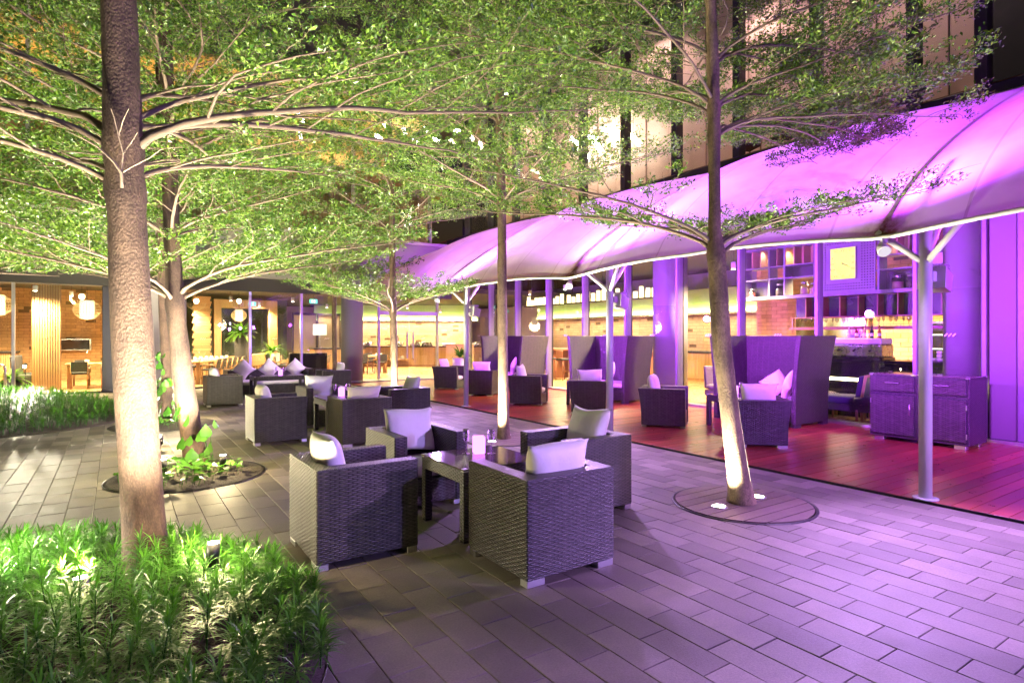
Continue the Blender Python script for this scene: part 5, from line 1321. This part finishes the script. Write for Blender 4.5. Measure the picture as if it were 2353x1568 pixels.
# lanterns
def lantern(label, px, py, Y, r):
    x,z = bk(px,py,Y); t = thing('woven_lantern', label, 'lantern', (x,Y,z), 0, 'woven globe lanterns'); n = 14
    for k in range(n):
        a = PI*k/n; MB().tube([(r*math.cos(a)*math.cos(q),r*math.sin(a)*math.cos(q),r*.82*math.sin(q)) for q in [2*PI*j/20 for j in range(21)]],.006,4,caps=False).build('rib', M['wire'], t, uv=False)
    for q in (-.9,-.6,-.3,0,.3,.6,.9): MB().tube([(r*math.cos(q)*math.cos(a),r*math.cos(q)*math.sin(a),r*.82*math.sin(q)) for a in [2*PI*j/24 for j in range(25)]],.005,4,caps=False).build('hoop', M['wire'], t, uv=False)
    MB().lathe([(r*.52,-r*.74),(r*.52,r*.74)],20).build('lamp_shade', M['lampsoft'], t, uv=False); MB().tube([(0,0,r*.8),(0,0,3.28-z)],.006,5).build('cord', M['blackmetal'], t)
    l = bpy.data.lights.new('glow','POINT'); l.energy=90; l.color=WARM; l.shadow_soft_size=r; o=bpy.data.objects.new('glow',l); COL.objects.link(o); o.parent=t; o.location=(0,0,-r*1.05)
lantern('big woven globe lantern beside the slatted panel',200,711,22.4,.36); lantern('woven globe lantern over the left kitchen tables',-8,700,22.6,.38); lantern('woven globe lantern in front of the timber-framed window',549,724,24.5,.27)
for px,py,Y,lab in ((188,682,23.4,'wire basket pendant with a bare bulb above the globe lantern'),(549,692,24.2,'wire basket pendant with a bare bulb before the timber-framed window'),(451,692,23.0,'wire basket pendant with a bare bulb next to the forked trunk')):
    x,z = bk(px,py,Y); t = thing('wire_pendant',lab,'pendant lamp',(x,Y,z),0,'wire pendants'); MB().lathe([(.001,.10),(.07,.07),(.085,0),(.05,-.07),(.001,-.085)],14).build('bulb', M['lampwarm'], t, uv=False)
    for k in range(16): a=2*PI*k/16; MB().tube([(.06*math.cos(a),.06*math.sin(a),-.32),(.26*math.cos(a),.26*math.sin(a),-.20),(.30*math.cos(a),.30*math.sin(a),-.05)],.004,4).build('wire', M['wire'], t, uv=False)
    MB().tube([(0,0,.1),(0,0,3.28-z)],.006,5).build('cord', M['blackmetal'], t)
t = thing('oven','wall oven with dark glass set into the brick wall','oven',(bk(168,794,27.1)[0],27.1,1.27)); MB().box(-.55,.55,-.12,.05,-.22,.22,.01).build('frame', M['steel'], t); MB().box(-.5,.5,-.13,-.121,-.18,.18).build('door', M['black'], t)
t = thing('microwave','white microwave on the left slatted counter','microwave',(-5.0,25.95,1.081)); MB().box(-.28,.28,-.2,.2,0,.32,.01).build('body', M['white'], t); MB().box(-.25,.1,-.21,-.201,.04,.28).build('door', M['black'], t)
# plants
def spiky(label, x, y, pot, leafc, n, L, seed, lw=.035, z0=.8, pm='white'):
    rr = random.Random(seed); t = thing('potted_plant', label, 'plant', (x,y,0))
    if pot: MB().lathe([(.20,0),(.24,.02),(.27,z0),(.24,z0),(.22,z0-.05),(.001,z0-.05)],24).build('pot', M[pm], t, uv=False)
    for k in range(n):
        a = rr.uniform(0,2*PI); el = rr.uniform(.35,1.4); l = L*rr.uniform(.6,1.1); mb = MB(); vs=[]
        for j in range(6):
            f=j/5; e=el-f*f*1.1; r_=l*f*math.cos(el-.5*f); z=z0+.02+l*f*math.sin(el-.45*f)-.25*l*f*f*(1.3-el/1.5); wv=lw*(1-abs(f-.35)**1.2*1.1)
            vs += [(r_*math.cos(a)-wv*math.sin(a),r_*math.sin(a)+wv*math.cos(a),z),(r_*math.cos(a)+wv*math.sin(a),r_*math.sin(a)-wv*math.cos(a),z)]
        mb.add(vs,[(2*j,2*j+1,2*j+3,2*j+2) for j in range(5)],0,True); me=mb.mesh('leaf',M['ivyleaf'],uv=False,fix=False); set_tint(me,[rr.random()*leafc]*5); link('leaf',me,t)
spiky('dark spiky plant in a tall white pot at the entrance',10.28,18.75,True,.1,60,.62,1,.028,.80)
x,_ = bk(648,780,22.0); spiky('bright green leafy plant beside the timber-framed window',x,23.6,True,1.0,50,.6,2,.05,.95,'concrete')
x,_ = bk(560,760,25.5); spiky('tall broad-leaved plant behind the globe lantern',x,26.0,True,.8,40,.9,3,.07,1.6,'charcoal')
x,_ = bk(25,870,21.4); spiky('leafy green plant low beside the steel handrail',x,21.3,True,.9,60,.5,4,.05,.35,'mulld')
t = thing('reception_stand','yellow-lit timber reception stand inside the entrance','stand',(11.75,21.4,0),-YAW); MB().box(-.55,.55,-.2,.2,0,1.22,.01).build('body', M['woodL'], t); MB().box(-.58,.58,-.23,.23,1.22,1.26).build('top', M['woodL'], t)
t = thing('steel_handrail','short steel handrail in front of the left glass','handrail',(0,0,0)); a = bk(0,852,19.6); MB().tube([(-5,19.6,.85),(-2.45,19.6,.85),(-2.38,19.6,.84),(-2.35,19.6,.78),(-2.35,19.6,.0)],.03,10).build('rail', M['steel'], t)
# upper floors: strip lights and a few seats behind the blinds
SLP = [(603,295),(640,280),(690,270),(690,305),(888,290),(928,300),(975,292),(998,320),(1040,325),(1050,300),(1082,315),(1105,335),(955,325),(870,316)]
for px_,py_ in SLP+[(1322,325),(1355,315),(1400,300),(1455,318),(1372,335),(1340,352)]:
    if px_ < 1150: x,z = bk(px_,py_,BY+2.6); y = BY+2.6
    else: x = FX+1.4; y,z = rtp(px_,py_,x)
    t = thing('strip_light','short white strip light hanging on the upper floor '+('above the back wall' if px_ < 1150 else 'above the canopy'),'light',(x,y,z),R_(rr.uniform(-15,15)),'strip lights of the upper floor'); MB().box(-.05,.05,-.32,.32,-.06,.06).build('tube', M['lampwhite'], t, rot=(R_(rr.uniform(20,50)),0,0)); MB().tube([(0,0,.05),(0,0,10.3-z)],.005,4).build('rod', M['blackmetal'], t)
for i,(x,y) in enumerate(((-5,23),(-.5,23),(4,23),(8.5,23))):
    l = bpy.data.lights.new('upper_glow','AREA'); l.size=2.5; l.energy=900; l.color=(1.0,.72,.34); o=bpy.data.objects.new('upper_glow',l); COL.objects.link(o); o.location=(x,y+.5,9.2); o.rotation_euler=(R_(20),0,0)
for i,y in enumerate((5.2,8.4,11.6,14.8,18.0)):
    t = thing('ceiling_spot','small round ceiling spot on the upper floor over the canopy','ceiling light',(FX+1.0,y,10.4-.5*(i%2)),0,'ceiling spots of the upper floor'); MB().lathe([(.07,0),(.07,.06)],14).build('housing', M['white'], t, uv=False); MB().lathe([(.06,-.003),(.001,-.004)],14).build('lens', M['lampwhite'], t, uv=False); MB().tube([(0,0,.06),(0,0,2.0+.5*(i%2))],.008,5).build('rod', M['blackmetal'], t)
    spot('beam', t, (0,0,-.03), (.8,0,-3), 260, 120, .6, (1.0,.66,.62), .1)
for i,y in enumerate((4.9,5.6,6.5,7.2,8.1)): copy_tree(proto,(FX+1.0,y,5.361),rr.uniform(0,6),'wooden chair on the upper floor above the canopy')
# white three-stroke safety marks on the glass
def marks(par, pts, n_axis):
    for p in pts:
        mb = MB()
        for k in range(3):
            o = (k-1)*.055
            q = [(-.028+o,-.02),(-.012+o,-.028),(.028+o,.02),(.012+o,.028)]
            mb.add([(p[0],p[1]+u*-1,p[2]+v) if n_axis=='x' else (p[0]+u,p[1],p[2]+v) for u,v in q],[(0,1,2,3)])
        mb.build('safety_mark', M['cushion'], par, uv=False)
marks(fac, [(FX+.026,(a+b)/2,1.60) for a,b in zip(mullY[:-1],mullY[1:])], 'x')
marks(bw_, [(x,BY-.012,1.50) for x in (-3.6,-1.6,-.9,2.2,4.3,6.0,8.4,9.6)], 'y')
